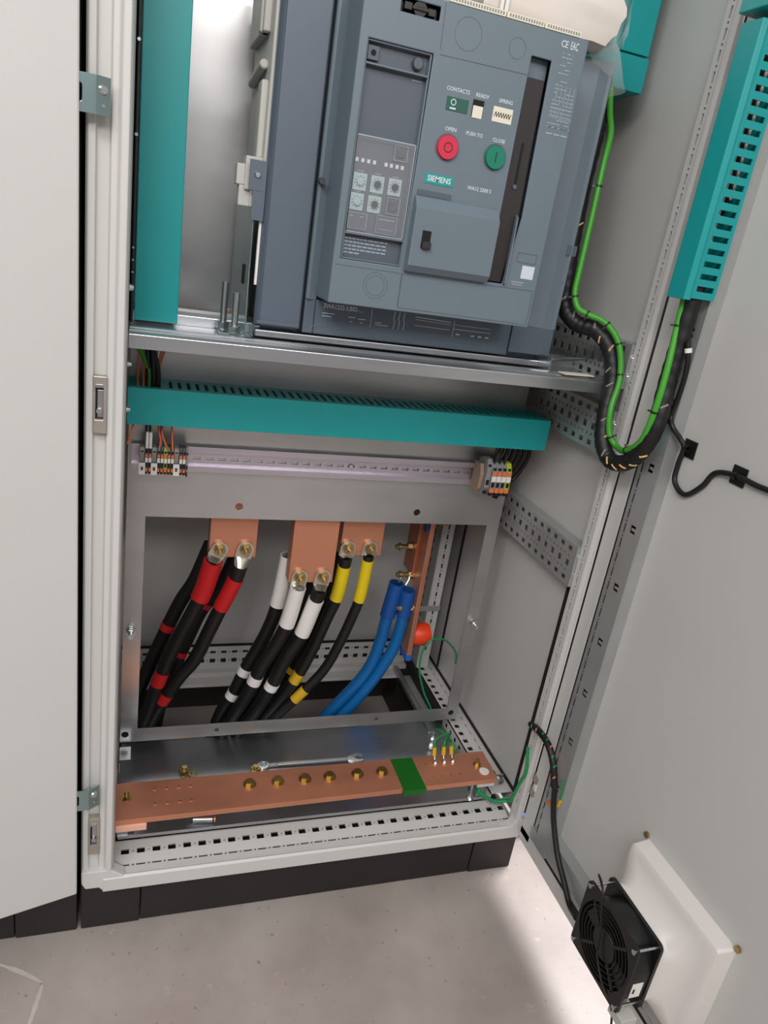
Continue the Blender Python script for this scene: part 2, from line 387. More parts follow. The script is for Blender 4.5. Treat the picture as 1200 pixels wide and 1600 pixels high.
# other uprights, bottom side rails, back rail, walls, roof
for (xa, xb) in ((0.004, 0.05), (0.75, 0.796)):
    B().box(xa, xb, 0.5505, 0.594, 0.112, H).build('frame_post', 'paint', CAB, bevel=0.002)
hs = []
z = 0.2
while z < 1.0:
    hs.append((z, z + 0.0125, 0.508, 0.516)); hs.append((z + 0.018, z + 0.0205, 0.510, 0.514)); hs.append((z, z + 0.0125, 0.528, 0.540)); z += 0.025
B().grid(0.15, 1.0, 0.487, 0.55, [(h[0], h[1], h[2] + 0.012, h[3] + 0.012) for h in hs], lambda u, v, w: (0.742 + w, v, u), 0.002).build('post_flange', 'perf', CAB, label='perforated flange of the rear right post')
B().grid(0.15, 1.0, 0.744, 0.773, [(h[0], h[1], 0.757, 0.761) for h in hs if h[2] > .507 and h[2] < .511], lambda u, v, w: (v, 0.487 + w, u), 0.002).build('post_flange', 'paint', CAB)
B().box(0.7445, 0.772, 0.4935, 0.55, 0.155, 1.0).build('post_shade_fill', 'dark', CAB)  # shade inside the rear post, put in as a dark box
hs = []
y = 0.075
while y < 0.53:
    hs.append((y, y + 0.0125, 0.7525, 0.7635)); hs.append((y + 0.0175, y + 0.0205, 0.7565, 0.7600))
    hs.append((y, y + 0.0125, 0.779, 0.7815)); hs.append((y + 0.0175, y + 0.0205, 0.779, 0.7815)); y += 0.025
B().grid(0.05, 0.55, 0.745, 0.794, hs, lambda u, v, w: (v, u, 0.150 - w), 0.002).build('perforated_rail', 'paint', CAB, label='perforated bottom side rail on the right')
B().box(0.7485, 0.7915, 0.056, 0.545, 0.1435, 0.1465).box(0.7485, 0.7515, 0.056, 0.545, 0.115, 0.1435).build('rail_shade_fill', 'dark', CAB)  # dark filler painted as shade under the side rail holes
hs2 = [(h[0], h[1], 0.127, 0.139) for h in hs if abs(h[2] - 0.7525) < 1e-6]
B().grid(0.05, 0.55, 0.112, 0.150, hs2, lambda u, v, w: (0.745 + w, u, v), 0.002).build('rail_flange', 'paint', CAB)
B().box(0.006, 0.052, 0.05, 0.55, 0.112, 0.150).build('perforated_rail', 'paint', CAB)
hs = []
x = 0.07
while x < 0.74:
    hs.append((x, x + 0.0125, 0.146, 0.157)); hs.append((x + 0.0175, x + 0.0205, 0.150, 0.153))
    hs.append((x, x + 0.0125, 0.171, 0.178)); hs.append((x + 0.0175, x + 0.0205, 0.173, 0.176)); x += 0.025
B().grid(0.05, 0.745, 0.128, 0.189, hs, lambda u, v, w: (u, 0.548 + w, v), 0.002).build('perforated_rail', 'paint', CAB, label='perforated bottom rear rail')
B().box(0.05, 0.745, 0.530, 0.548, 0.118, 0.130).build('rail_flange', 'paint', CAB, bevel=0.001)
B().box(0.05, 0.75, 0.5505, 0.560, 0.112, 0.19).build('rail_flange', 'dark', CAB)  # dark box painted as shade behind the rear rail holes
rbox('back_panel', 'panel', CAB, 0.004, 0.796, 0.588, 0.594, 0.11, H, 0)
rbox('side_panel', 'panel', CAB, 0.7945, 0.7975, 0.022, 0.588, 0.11, H, 0, label='grey inner face of the right side wall')
rbox('side_panel', 'panel', CAB, 0.0025, 0.0055, 0.022, 0.588, 0.11, H, 0)
rbox('roof_panel', 'paint', CAB, 0.0, 0.8, 0.0, 0.6, H, H + 0.03, 0.002)
# side panel gasket line along the bottom and back (black)
B().box(0.7925, 0.7945, 0.022, 0.56, 0.150, 0.158).build('gasket', 'gasket', CAB)
B().box(0.7925, 0.7945, 0.470, 0.478, 0.158, 0.9).build('gasket', 'gasket', CAB)
gv = B().box(0.7905, 0.7945, 0.040, 0.047, 0.158, 0.66)
for zz in (0.22, 0.30, 0.385, 0.47, 0.55, 0.62): gv.obox((0.7925, 0.0375, zz), (1, 0, 0), (0, 1, 0), (0, 0, 1), 0.0015, 0.003, 0.008)
gv.build('gasket', 'gasket', CAB)
# base opening frame at the rear (two gland-plate bars)
b = B().box(0.70, 0.712, 0.27, 0.53, 0.118, 0.130)
b.build('base_bar', 'zincd', CAB, bevel=0.001)
B().box(0.05, 0.71, 0.500, 0.530, 0.112, 0.119).build('base_bar', 'paint', CAB, bevel=0.001)
B().box(0.712, 0.744, 0.27, 0.50, 0.112, 0.118).build('base_bar', 'perf', CAB)
B().box(0.735, 0.745, 0.30, 0.55, 0.120, 0.149).build('base_seal', 'gasket', CAB)
# perforated chassis sections on the right wall
def chassis(y0, y1, z0, z1, holes_rows, xf=0.770):
    hs = []
    for (zc, hh, w, ph, big) in holes_rows:
        y = y0 + 0.012 + ph
        while y < y1 - 0.012:
            hs.append((round(y, 4), round(y + w, 4), round(zc - hh / 2, 4), round(zc + hh / 2, 4))); y += big
    B().grid(y0, y1, z0, z1, hs, lambda u, v, w: (xf + w, u, v), 0.0018).build('perforated_section', 'perf', CAB, label='zinc perforated section on the right wall')
    B().box(xf + 0.0018, 0.7925, y0, y1, z1 - 0.0018, z1).build('section_flange', 'perf', CAB)
    B().box(xf + 0.0018, 0.7925, y0, y1, z0, z0 + 0.0018).build('section_flange', 'perf', CAB)
    B().box(xf, 0.790, y0 - 0.003, y0 - 0.001, z0, z1).build('section_flange', 'perf', CAB)
    b = B()
    for zz in (z0 + .02, z1 - .02): b.hexbolt((0.780, y0 - 0.003, zz), (0, -1, 0), 0.005, 0.004, 0.007)
    b.build('bolt', 'steel', CAB)
rows = lambda z0, z1: [(z0 + (z1 - z0) * .14, 0.008, 0.0125, 0.0, 0.025), (z0 + (z1 - z0) * .50, 0.011, 0.0115, 0.0, 0.025), (z0 + (z1 - z0) * .86, 0.008, 0.0125, 0.0, 0.025),
                       (z0 + (z1 - z0) * .32, 0.0045, 0.0045, 0.004, 0.0125), (z0 + (z1 - z0) * .68, 0.0045, 0.0045, 0.004, 0.0125)]
chassis(0.02, 0.52, 0.624, 0.698, rows(0.624, 0.698))
chassis(0.02, 0.30, 0.858, 0.932, rows(0.858, 0.932))
chassis(0.02, 0.52, 0.968, 1.036, rows(0.968, 1.036))
# latch keepers on the left post
for (zc, n) in ((0.888, 0), (0.203, 1)):
    B().sheet([(0.0135, zc - 0.036), (0.0295, zc - 0.036), (0.0295, zc + 0.036), (0.0135, zc + 0.036)],
              [[(0.0165, zc - 0.018), (0.0255, zc - 0.018), (0.0255, zc + 0.022), (0.0165, zc + 0.022)]], 1, -0.004, 0.006).build('latch_keeper', 'alu', CAB, bevel=0.0012)
    B().box(0.0165, 0.0255, 0.003, 0.0055, zc - 0.018, zc + 0.022).build('latch_pocket_shade', 'darkslot', CAB)  # dark backing painted as the shade in the keeper opening
    b = B().box(0.0185, 0.0255, 0.001, 0.003, zc - 0.016, zc + 0.018).cyl((0.021, 0.001, zc - 0.008), (0.021, -0.0025, zc - 0.008), 0.0038, 16)
    b.obox((0.021, -0.002, zc + 0.024), (1, 0, 0), (0, 1, 0), (0, 0, 1), 0.0045, 0.003, 0.0022)
    b.build('latch_roller', 'zincd', CAB, bevel=0.0004)
# hinge halves on the right post
for zc in (0.222, 0.865):
    b = B().cyl((0.795, -0.020, zc - 0.022), (0.795, -0.020, zc - 0.008), 0.0065, 16).cyl((0.795, -0.020, zc + 0.008), (0.795, -0.020, zc + 0.022), 0.0065, 16)
    b.obox((0.7905, -0.0125, zc + 0.015), (1, 0, 0), (0, 1, 0), (0, 0, 1), 0.004, 0.009, 0.0075).obox((0.7905, -0.0125, zc - 0.015), (1, 0, 0), (0, 1, 0), (0, 0, 1), 0.004, 0.009, 0.0075)
    b.build('hinge', 'alu', CAB, bevel=0.0008)
    B().cyl((0.795, -0.020, zc - 0.0075), (0.795, -0.020, zc + 0.0075), 0.0075, 16).build('hinge_barrel', 'label', CAB)

# the open door: skin, folded edge, gasket, tubular stiffening frame with keyed holes
DOOR = B().box(0.8005, 0.8025, -0.800, -0.012, 0.098, 1.995).build('door', 'panel', CAB, label='right door standing open, grey inner face')
DZ0 = 0.098
b = B().box(0.7915, 0.8015, -0.014, -0.011, DZ0, 1.995).box(0.789, 0.7915, -0.043, -0.011, DZ0 + 0.01, 1.995)
b.prism([(0.789, DZ0), (0.792, DZ0 - 0.006), (0.8025, DZ0 - 0.006), (0.8025, DZ0)], 1, -0.800, -0.011)
b.box(0.789, 0.7915, -0.80, -0.011, DZ0 - 0.004, DZ0 + 0.026)
b.build('door_edge', 'paint', DOOR, bevel=0.0012)
B().box(0.7895, 0.7995, -0.051, -0.0435, DZ0 + 0.034, 1.99).box(0.7895, 0.7995, -0.79, -0.0435, DZ0 + 0.0265, DZ0 + 0.034).build('gasket', 'gasket', DOOR, bevel=0.001)
hs = []
z = 0.16
while z < 1.9: hs.append((z, z + 0.016, -0.0625, -0.0595)); hs.append((z + 0.019, z + 0.0215, -0.0625, -0.0595)); z += 0.025
B().grid(0.150, 1.95, -0.072, -0.052, hs, lambda u, v, w: (0.786 + w, v, u), 0.0015).build('stiffener_flange', 'perf', DOOR)
zc = 0.284; hs = []
while zc < 1.9:
    # keyed hole: a square minus a small tongue
    hs += [(zc - 0.0065, zc + 0.0065, -0.0855, -0.0815), (zc - 0.0065, zc - 0.002, -0.0945, -0.0855), (zc + 0.002, zc + 0.0065, -0.0945, -0.0855)]
    zc += 0.0985
B().grid(0.142, 1.95, -0.108, -0.072, hs, lambda u, v, w: (0.779 + w, v, u), 0.002).build('stiffener', 'perf', DOOR, label='zinc stiffening frame with keyed square holes')
B().box(0.7812, 0.8003, -0.108, -0.106, 0.142, 1.95).box(0.7812, 0.7858, -0.074, -0.072, 0.142, 1.95).box(0.781, 0.8003, -0.105, -0.050, 0.137, 0.160).build('stiffener_web', 'perf', DOOR)
B().box(0.788, 0.8003, -0.105, -0.0745, 0.161, 1.94).build('stiffener_shade_fill', 'dark', DOOR)  # dark box painted as shade in the stiffener cavity
hs = [(-0.165 - k * 0.025, -0.150 - k * 0.025, 0.1475, 0.1515) for k in range(24)]
B().grid(-0.78, -0.052, 0.137, 0.158, hs, lambda u, v, w: (0.786 + w, u, v), 0.0015).box(0.7812, 0.8003, -0.78, -0.1082, 0.1582, 0.160).build('stiffener_flange', 'perf', DOOR)
B().box(0.779, 0.781, -0.78, -0.1082, 0.158, 0.192).box(0.7812, 0.8003, -0.78, -0.1082, 0.190, 0.192).build('stiffener', 'perf', DOOR, label='zinc stiffening frame along the door foot')
B().prism([(-0.800, DZ0), (-0.797, DZ0), (-0.797, 1.995), (-0.800, 1.995)], 0, 0.789, 0.8015).build('door_edge', 'paint', DOOR)

# ================================================================== NEIGHBOUR CABINET
NB = thing('electrical_cabinet', (-0.4, 0.3, 0.0), 'neighbouring light grey cabinet at the left edge, its pale blank door slightly ajar', 'cabinet')
for x in (-0.797, -0.094):
    B().box(x, x + 0.091, 0.004, 0.10, 0, 0.098).build('plinth_corner', 'plinth', NB, bevel=0.002)
rbox('plinth_panel', 'plinth', NB, -0.7045, -0.0955, 0.006, 0.02, 0.001, 0.097)
rbox('side_panel', 'paint', NB, -0.7995, -0.7965, 0.03, 0.596, 0.1, H, 0)
rbox('side_panel', 'gasket', NB, -0.0045, -0.0025, 0.004, 0.596, 0.1, H, 0, label='black strip standing in for the dark gap between the two cabinets')  # strip coloured black for the shade in the gap
b = B().box(-0.79, -0.0075, 0.03, 0.59, 0.1, H - 0.02)
b.build('carcass', 'paint', NB, bevel=0.002)
th = math.radians(14.5)
ux = Vector((-math.cos(th), -math.sin(th), 0)); uy = Vector((math.sin(th), -math.cos(th), 0))
c0 = Vector((-0.0055, -0.004, 0))
dz0, dz1 = 0.107, 1.995
c = c0 + ux * 0.395 + uy * 0.010 + Vector((0, 0, (dz0 + dz1) / 2))
B().obox(c, ux, uy, (0, 0, 1), 0.395, 0.008, (dz1 - dz0) / 2).build('door', 'paint', NB, bevel=0.0025, label='pale blank door slightly ajar')
# zinc baying brackets between both cabinets
for k, zc in enumerate((1.222, 0.290)):
    h = 0.0185
    lab = ('bent zinc baying bracket joining both cabinets, the upper one beside the teal duct', 'bent zinc baying bracket joining both cabinets, the lower one beside the copper bar')[k]
    t = thing('joining_bracket', (0.015, -0.01, zc - h), lab, 'bracket', 'zinc brackets joining the cabinets')
    B().sheet([(-0.008, zc - h), (0.0135, zc - h), (0.0135, zc + h), (-0.008, zc + h)], [[(-0.002 + 0.003 * math.cos(a), zc + (0.006 if math.sin(a) > 0 else -0.006) + 0.003 * math.sin(a)) for a in [i * PI / 8 + .01 for i in range(16)]]], 1, -0.0195, -0.0175).build('plate', 'bracket', t, bevel=0.0005)
    b = B().prism([(0.0125, -0.0195), (0.0145, -0.0195), (0.0285, -0.010), (0.0285, -0.0085), (0.0270, -0.0082), (0.0125, -0.0175)], 2, zc - h, zc + h)
    b.build('bent_flange', 'bracket', t, bevel=0.0004)
    nrm = Vector((0.55, -0.83, 0)).normalized()
    B().cyl(Vector((0.021, -0.0145, zc + 0.006)), Vector((0.021, -0.0145, zc + 0.006)) + nrm * 0.003, 0.0058, 20, 0.004).cyl(Vector((0.0215, -0.0142, zc - 0.009)), Vector((0.0215, -0.0142, zc - 0.009)) + nrm * 0.001, 0.0015, 10).build('screw', 'steel', t, smooth=40)

# ================================================================== MOUNTING PLATE with window
PY = 0.25
hol = [[(0.0845, 0.2035), (0.7215, 0.2035), (0.7215, 0.637), (0.0845, 0.637)],
       circ(0.238, 0.660, 0.0065), circ(0.570, 0.6595, 0.0065), circ(0.0625, 0.192, 0.0065), circ(0.232, 0.1885, 0.0045), circ(0.562, 0.1885, 0.0045), circ(0.733, 0.192, 0.0065)]
PL = B().sheet([(0.0535, 0.174), (0.748, 0.174), (0.748, 0.968), (0.0535, 0.968)], hol, 1, PY, PY + 0.0025).build('mounting_plate', 'zinc', None, origin=(0.4, PY, 0.174), bevel=0.0004)
tag(PL, 'galvanised sheet mounting plate with a large rectangular window around the cable lugs', 'mounting plate')
B().box(0.0535, 0.0555, PY + 0.0025, PY + 0.02, 0.176, 0.96).box(0.746, 0.748, PY + 0.0025, PY + 0.02, 0.176, 0.96).build('folded_edge', 'zinc', PL)
for (x, z) in ((0.0625, 0.192), (0.733, 0.192)): B().cyl((x, PY + 0.0035, z), (x, PY + 0.0026, z), 0.0085, 16).build('plug', 'dark', PL)  # dark discs added behind the corner holes as painted shade
for (x, z) in ((0.232, 0.1885), (0.562, 0.1885)): B().cyl((x, PY + 0.004, z), (x, PY + 0.0005, z), 0.0044, 16).build('plug', 'tdark', PL)
for (x, z) in ((0.0672, 0.415), (0.7385, 0.417)):
    B().cyl((x, PY, z), (x, PY - 0.018, z), 0.0042, 16).ring((x, PY - 0.001, z), (0, -1, 0), 0.004, 0.0085, 0.0012).hexbolt((x, PY - 0.004, z), (0, -1, 0), 0.007, 0.0045).ring((x, PY - 0.016, z), (0, -1, 0), 0.0018, 0.0055, 0.003).build('stud', 'steel', PL, smooth=35)

# upper plate behind the breaker
UP = rbox('partition_plate', 'zinc', None, 0.052, 0.745, 0.300, 0.3025, 0.975, 1.93, 0, origin=(0.4, 0.3, 0.975))
tag(UP, 'galvanised back sheet standing behind the circuit breaker and the tall teal duct', 'mounting plate')

# ================================================================== SUPPORT BEAM
BM = thing('support_beam', (0.4, 0.03, 0.955), 'bright zinc support beam crossing the cabinet under the circuit breaker', 'beam')
prof = [(0.030, 0.9550), (0.030, 0.9725), (0.0335, 0.9745), (0.042, 0.9735), (0.045, 0.9765), (0.052, 0.9765), (0.055, 0.972), (0.064, 0.972), (0.067, 0.9765), (0.074, 0.9765), (0.077, 0.972), (0.20, 0.972),
        (0.20, 0.9695), (0.033, 0.9695), (0.033, 0.9575), (0.045, 0.9575), (0.045, 0.9550)]
B().prism(prof, 0, 0.052, 0.771).build('beam', 'zincrail', BM, bevel=0.0008)
B().prism([(0.150, 0.972), (0.150, 0.986), (0.160, 0.990), (0.195, 0.990), (0.195, 0.972)], 0, 0.052, 0.77).build('rear_rib', 'zincrail', BM, bevel=0.0008)
# breaker feet rails
for k, (ya, yb, za, mt) in enumerate(((0.083, 0.094, 0.9875, 'zincd'), (0.100, 0.150, 0.992, 'bracket'))):
    B().box(0.214, 0.668, ya, yb, 0.9722 if k else 0.978, za).build('foot_rail', mt, BM, bevel=0.0015)
B().box(0.214, 0.668, 0.0945, 0.0995, 0.9722, 0.9835).build('slot', 'dark', BM)
B().box(0.052, 0.77, 0.0790, 0.0815, 0.9722, 0.9728).build('slot', 'dark', BM)
# bracket with rods to the right of the beam
SB = thing('threaded_rod_bracket', (0.70, 0.05, 0.973), 'small zinc angle holding threaded rods at the right end of the support beam', 'bracket')
B().box(0.655, 0.657, 0.045, 0.14, 0.9725, 1.000).box(0.657, 0.675, 0.045, 0.14, 0.9725, 0.9745).build('angle', 'steel', SB, bevel=0.0004)
for (y, z) in ((0.052, 0.996), (0.075, 0.990), (0.105, 0.984)): B().cyl((0.655, y, z), (0.735, y + 0.03, z + 0.002), 0.0022, 10).build('rod', 'steel', SB)
LS = B().obox((0.702, 0.042, 0.9795), (0.99, 0.13, 0), (-0.13, 0.99, 0), (0, 0, 1), 0.028, 0.009, 0.0008).build('marker_strip', 'cream', None, origin=(0.702, 0.042, 0.979))
tag(LS, 'loose cream plastic marker strip lying on the right end of the zinc beam', 'marker strip')

# ================================================================== CIRCUIT BREAKER
CB = thing('circuit_breaker', (0.445, 0.15, 0.986), 'large blue-grey air circuit breaker with red and green push buttons', 'circuit breaker')
rbox('pole_body', 'moulded_grey', CB, 0.208, 0.672, 0.098, 0.270, 1.160, 1.395, 0.003, label='pale grey moulded rear body')
rbox('pole_body', 'blue_grey_dark', CB, 0.222, 0.668, 0.098, 0.230, 0.986, 1.160, 0.003)
b = B().cyl((0.204, 0.13, 1.31), (0.204, 0.24, 1.30), 0.006, 12).box(0.199, 0.209, 0.13, 0.26, 1.345, 1.42).box(0.200, 0.209, 0.11, 0.14, 1.20, 1.29)
b.box(0.196, 0.209, 0.14, 0.155, 1.345, 1.42).build('arc_chamber', 'moulded_grey', CB, bevel=0.002, smooth=40)
b = B().box(0.186, 0.208, 0.095, 0.135, 1.160, 1.200).box(0.176, 0.190, 0.10, 0.125, 1.165, 1.190).box(0.180, 0.200, 0.100, 0.120, 1.140, 1.165).box(0.194, 0.208, 0.095, 0.11, 1.14, 1.16)
b.build('side_clip', 'moulded_grey', CB, bevel=0.0015)
B().sheet([(1.145, 0.094)[::-1], (0.094, 1.198), (0.082, 1.198), (0.082, 1.120), (0.094, 1.120)][::1], [], 0, 0.200, 0.202)
b = B().box(0.190, 0.212, 0.0835, 0.0855, 1.160, 1.196).box(0.196, 0.212, 0.0835, 0.0855, 1.125, 1.160)
b.build('side_tab', 'blue_grey_dark', CB, bevel=0.0005)
B().cyl((0.2005, 0.0835, 1.179), (0.2005, 0.0805, 1.179), 0.0048, 18, 0.003).obox((0.2005, 0.0800, 1.179), (1, 0, 0), (0, 1, 0), (0, 0, 1), 0.003, 0.0003, 0.0006).build('screw', 'steel', CB, smooth=40)
rbox('side_edge', 'label', CB, 0.2085, 0.2115, 0.090, 0.0975, 1.045, 1.125, 0)
# left cover strip and base
B().prism([(0.212, 0.098), (0.212, 0.088), (0.2145, 0.0815), (0.2165, 0.084), (0.219, 0.080), (0.2725, 0.080), (0.275, 0.084), (0.275, 0.098)], 2, 0.994, 1.45).build('side_cover', 'blue_grey_dark', CB, bevel=0.0008)
B().box(0.2145, 0.272, 0.0775, 0.0805, 0.996, 1.0005).build('cover_lip', 'blue_grey_dark', CB, bevel=0.0006)
B().box(0.275, 0.2785, 0.090, 0.099, 0.990, 1.44).build('gap', 'dark', CB)
base = B().prism([(0.2785, 0.098), (0.2785, 0.082), (0.281, 0.079), (0.294, 0.084), (0.294, 0.092), (0.58, 0.092), (0.600, 0.090), (0.648, 0.080), (0.664, 0.080), (0.668, 0.077), (0.6705, 0.080), (0.6705, 0.098)], 2, 1.036, 1.398)
base.build('base_frame', 'blue_grey', CB, bevel=0.0012)
b = B().box(0.294, 0.598, 0.083, 0.098, 0.990, 1.0365).box(0.2785, 0.2935, 0.083, 0.098, 0.990, 1.0365).box(0.5985, 0.6705, 0.080, 0.098, 0.996, 1.0365)
b.build('base_foot', 'blue_grey_dark', CB, bevel=0.0015, label='darker foot strip with type print')
b = B()
def arch(b, x0, x1, z0, z1, y, w=0.0012, d=0.0006):
    pts = [(x0, z0), (x0, z1 - 0.004), (x0 + 0.004, z1), (x1 - 0.004, z1), (x1, z1 - 0.004), (x1, z0)]
    b.tube([(p[0], y, p[1]) for p in pts], w / 2, 6)
arch(b, 0.322, 0.378, 0.991, 1.0005, 0.083); arch(b, 0.436, 0.553, 0.991, 1.0005, 0.083); arch(b, 0.290, 0.321, 0.991, 1.0015, 0.083)
b.build('foot_relief', 'blue_grey', CB, smooth=60)
rbox('latch_pin_guard', 'blue_grey_dark', CB, 0.660, 0.676, 0.078, 0.09, 1.145, 1.160, 0.001)
B().cyl((0.281, 0.080, 1.185), (0.281, 0.070, 1.185), 0.0042, 16).ring((0.281, 0.0705, 1.185), (0, -1, 0), 0.0018, 0.0042, 0.001).build('fixing_screw', 'tdark', CB, smooth=40)

# front panel shell: outer ring 0.290..0.583, face y=0.008
FY = 0.008
X0, X1, Z0, Z1 = 0.292, 0.583, 1.042, 1.394
trip = [(0.301, 1.097), (0.382, 1.097), (0.3835, 1.339), (0.3025, 1.339)]
slot = [(0.5075, 1.095), (0.530, 1.095), (0.540, 1.181), (0.5375, 1.363), (0.5095, 1.363)]
blk = [(0.336, 1.3725), (0.384, 1.3725), (0.384, 1.3865), (0.336, 1.3865)]
FP = B().sheet([(X0, Z0), (X1, Z0), (X1, Z1), (X0, Z1)], [trip, slot, blk], 1, FY, FY + 0.003).build('front_panel', 'blue_grey', CB, bevel=0.0012, label='blue-grey operator front panel')
b = B()
for (xa, xb, za, zb) in ((X0, X0 + 0.003, Z0, Z1), (X1 - 0.003, X1, Z0, Z1), (X0 + .003, X1 - .003, Z0, Z0 + 0.003), (X0 + .003, X1 - .003, Z1 - 0.003, Z1)):
    b.box(xa, xb, FY + 0.003, 0.090, za, zb)
b.build('panel_side', 'blue_grey', FP, bevel=0.0006)
# knock-out rings and seams
b = B()
for (x, z, r) in ((0.4225, 1.3675, 0.0175), (0.4885, 1.3665, 0.0115), (0.3515, 1.070, 0.0165), (0.3515, 1.070, 0.0125)):
    b.ring((x, FY + 0.0002, z), (0, -1, 0), r - 0.0005, r, 0.0004, 40)
def line(b, x0, z0, x1, z1, w=0.0007, y=None, d=0.0004):
    y = FY if y is None else y
    p = Vector((x0, 0, z0)); q = Vector((x1, 0, z1)); u = (q - p).normalized(); n = Vector((-u.z, 0, u.x)); c = (p + q) / 2; c.y = y - d / 2 + 0.00005
    b.obox(c, u, (0, 1, 0), n, (q - p).length / 2, d / 2, w / 2)
line(b, 0.389, 1.392, 0.3905, 1.345); line(b, 0.3905, 1.340, 0.508, 1.342); line(b, 0.385, 1.090, 0.3855, 1.048)
line(b, 0.386, 1.0895, 0.579, 1.0915); line(b, 0.579, 1.0915, 0.579, 1.046); line(b, 0.386, 1.0465, 0.579, 1.0455); line(b, 0.386, 1.0895, 0.386, 1.0465)
line(b, 0.295, 1.0895, 0.382, 1.0895, 0.0005)
for (xa, za, xb, zb) in ((0.5455, 1.126, 0.574, 1.126), (0.5455, 1.138, 0.574, 1.138), (0.5455, 1.126, 0.5455, 1.138), (0.574, 1.126, 0.574, 1.138)): line(b, xa, za, xb, zb)
b.build('panel_seam', 'trip_face', FP)
# black top insert
b = B().box(0.336, 0.384, FY + 0.010, FY + 0.014, 1.3725, 1.3865).cyl((0.360, FY + 0.010, 1.3795), (0.360, FY + 0.002, 1.3795), 0.0085, 24)
b.box(0.3405, 0.350, FY + 0.002, FY + 0.010, 1.376, 1.384).box(0.370, 0.3795, FY + 0.002, FY + 0.010, 1.375, 1.383)
b.build('key_lock', 'black', FP, bevel=0.0008)
B().box(0.350, 0.370, FY + 0.0, FY + 0.003, 1.3775, 1.3815).build('lock_bar', 'darkslot', FP, bevel=0.0008)
# electronic trip unit
TU = B().box(0.3025, 0.3818, FY + 0.010, FY + 0.013, 1.098, 1.338).build('trip_unit', 'trip_face', CB, label='slate trip unit with rating dials behind a clear cover')
b = B()
for (xa, xb, za, zb, d) in ((0.3018, 0.3036, 1.0975, 1.3385, 0.002), (0.3806, 0.3826, 1.0975, 1.3385, 0.002), (0.303, 0.381, 1.0975, 1.099, 0.002), (0.303, 0.381, 1.337, 1.3385, 0.002), (0.303, 0.381, 1.3135, 1.3155, 0.001), (0.303, 0.381, 1.1275, 1.1295, 0.001)):
    b.box(xa, xb, FY + d, FY + 0.0105, za, zb)
b.build('trip_frame', 'blue_grey', TU, bevel=0.0005)
b = B().box(0.305, 0.319, FY + 0.006, FY + 0.010, 1.319, 1.334); b.build('test_socket', 'trip_face', TU, bevel=0.0006)
B().cyl((0.312, FY + 0.006, 1.3265), (0.312, FY + 0.0055, 1.3265), 0.0032, 14).build('socket_hole', 'dark', TU)
B().cyl((0.3675, FY + 0.010, 1.3265), (0.3675, FY + 0.004, 1.3265), 0.0058, 24).build('knob', 'trip_face', TU, smooth=40)
B().ring((0.3675, FY + 0.0065, 1.3265), (0, -1, 0), 0.0058, 0.0070, 0.0015, 28).build('knob_ring', 'darkslot', TU)
b = B()
for x, w in ((0.309, 0), (0.3165, 0), (0.324, 0), (0.3315, 0), (0.3465, 0), (0.3535, 0), (0.361, 0), (0.368, 0)):
    b.box(x - 0.0019, x + 0.0019, FY + 0.009, FY + 0.0102, 1.2108, 1.2152)
b.build('indicator_lights', 'label', TU)
DIAL = ((0.316, 1.1890, 'label', 'bluewhite'), (0.3385, 1.1890, 'cream', ''), (0.3615, 1.1895, 'label', ''), (0.315, 1.1660, 'label', 'bluewhite'), (0.3380, 1.1660, 'label', ''))
M['dialcard'] = mat('pale_blue_dial_card', srgb(176, 196, 196), 0.5)
for (x, z, m_, k) in DIAL:
    d_ = B().box(x - 0.0085, x + 0.0085, FY + 0.0085, FY + 0.0102, z - 0.0098, z + 0.0098).build('rating_dial', 'dialcard', TU)
    bb = B().cyl((x, FY + 0.0087, z), (x, FY + 0.0055, z), 0.0042, 20).obox((x, FY + 0.0053, z), (0.7, 0, 0.7), (0, 1, 0), (-0.7, 0, 0.7), 0.0028, 0.0003, 0.0007)
    bb.build('dial_knob', 'dialcard' if k else 'darkslot', d_, smooth=40)
    bb = B()
    for i in range(10):
        a = 2 * PI * i / 10; bb.obox((x + 0.0062 * math.sin(a), FY + 0.0084, z + 0.0062 * math.cos(a)), (math.sin(a), 0, math.cos(a)), (0, 1, 0), (-math.cos(a), 0, math.sin(a)), 0.0010, 0.0002, 0.0003)
    bb.build('dial_scale', 'ink', d_)
for (x0, x1, z0, z1, mm) in ((0.354, 0.371, 1.2195, 1.2365, 0), (0.3535, 0.370, 1.1575, 1.1770, 0)):
    B().box(x0, x1, FY + 0.0075, FY + 0.010, z0, z1).build('button_guard', 'trip_face', TU, bevel=0.0006)
    B().box(x0 + 0.0035, x1 - 0.0035, FY + 0.0050, FY + 0.0076, z0 + 0.004, z1 - 0.004).build('button', 'tdark', TU, bevel=0.0006)
B().box(0.306, 0.330, FY + 0.0065, FY + 0.010, 1.1345, 1.1530).build('battery_cap', 'trip_face', TU, bevel=0.0008)
B().box(0.343, 0.370, FY + 0.0060, FY + 0.010, 1.1335, 1.1545).build('plug_cover', 'trip_face', TU, bevel=0.0012)
b = B()
line(b, 0.346, 1.1500, 0.367, 1.1500, 0.0010, FY + 0.0059); line(b, 0.346, 1.1385, 0.367, 1.1385, 0.0006, FY + 0.0059)
for (x, z, w) in ((0.316, 1.2010, .008), (0.3385, 1.2010, .008), (0.3615, 1.2010, .008), (0.315, 1.1778, .008), (0.338, 1.1778, .010), (0.370, 1.309, .012), (0.310, 1.149, .004), (0.323, 1.149, .005)):
    line(b, x - w / 2, z, x + w / 2, z, 0.0009, FY + 0.0098 if z < 1.3 and z > 1.155 else FY + 0.0063 if z < 1.155 else FY + 0.0098)
for k in range(5):
    zz = 1.1225 - k * 0.0043; xx = 0.306
    while xx < (0.360 if k < 4 else 0.325):
        w = random.uniform(0.003, 0.007); line(b, xx, zz, xx + w, zz, 0.0016, FY + 0.0099); xx += w + 0.0012
b.build('small_print', 'printdim', TU)
b = B()
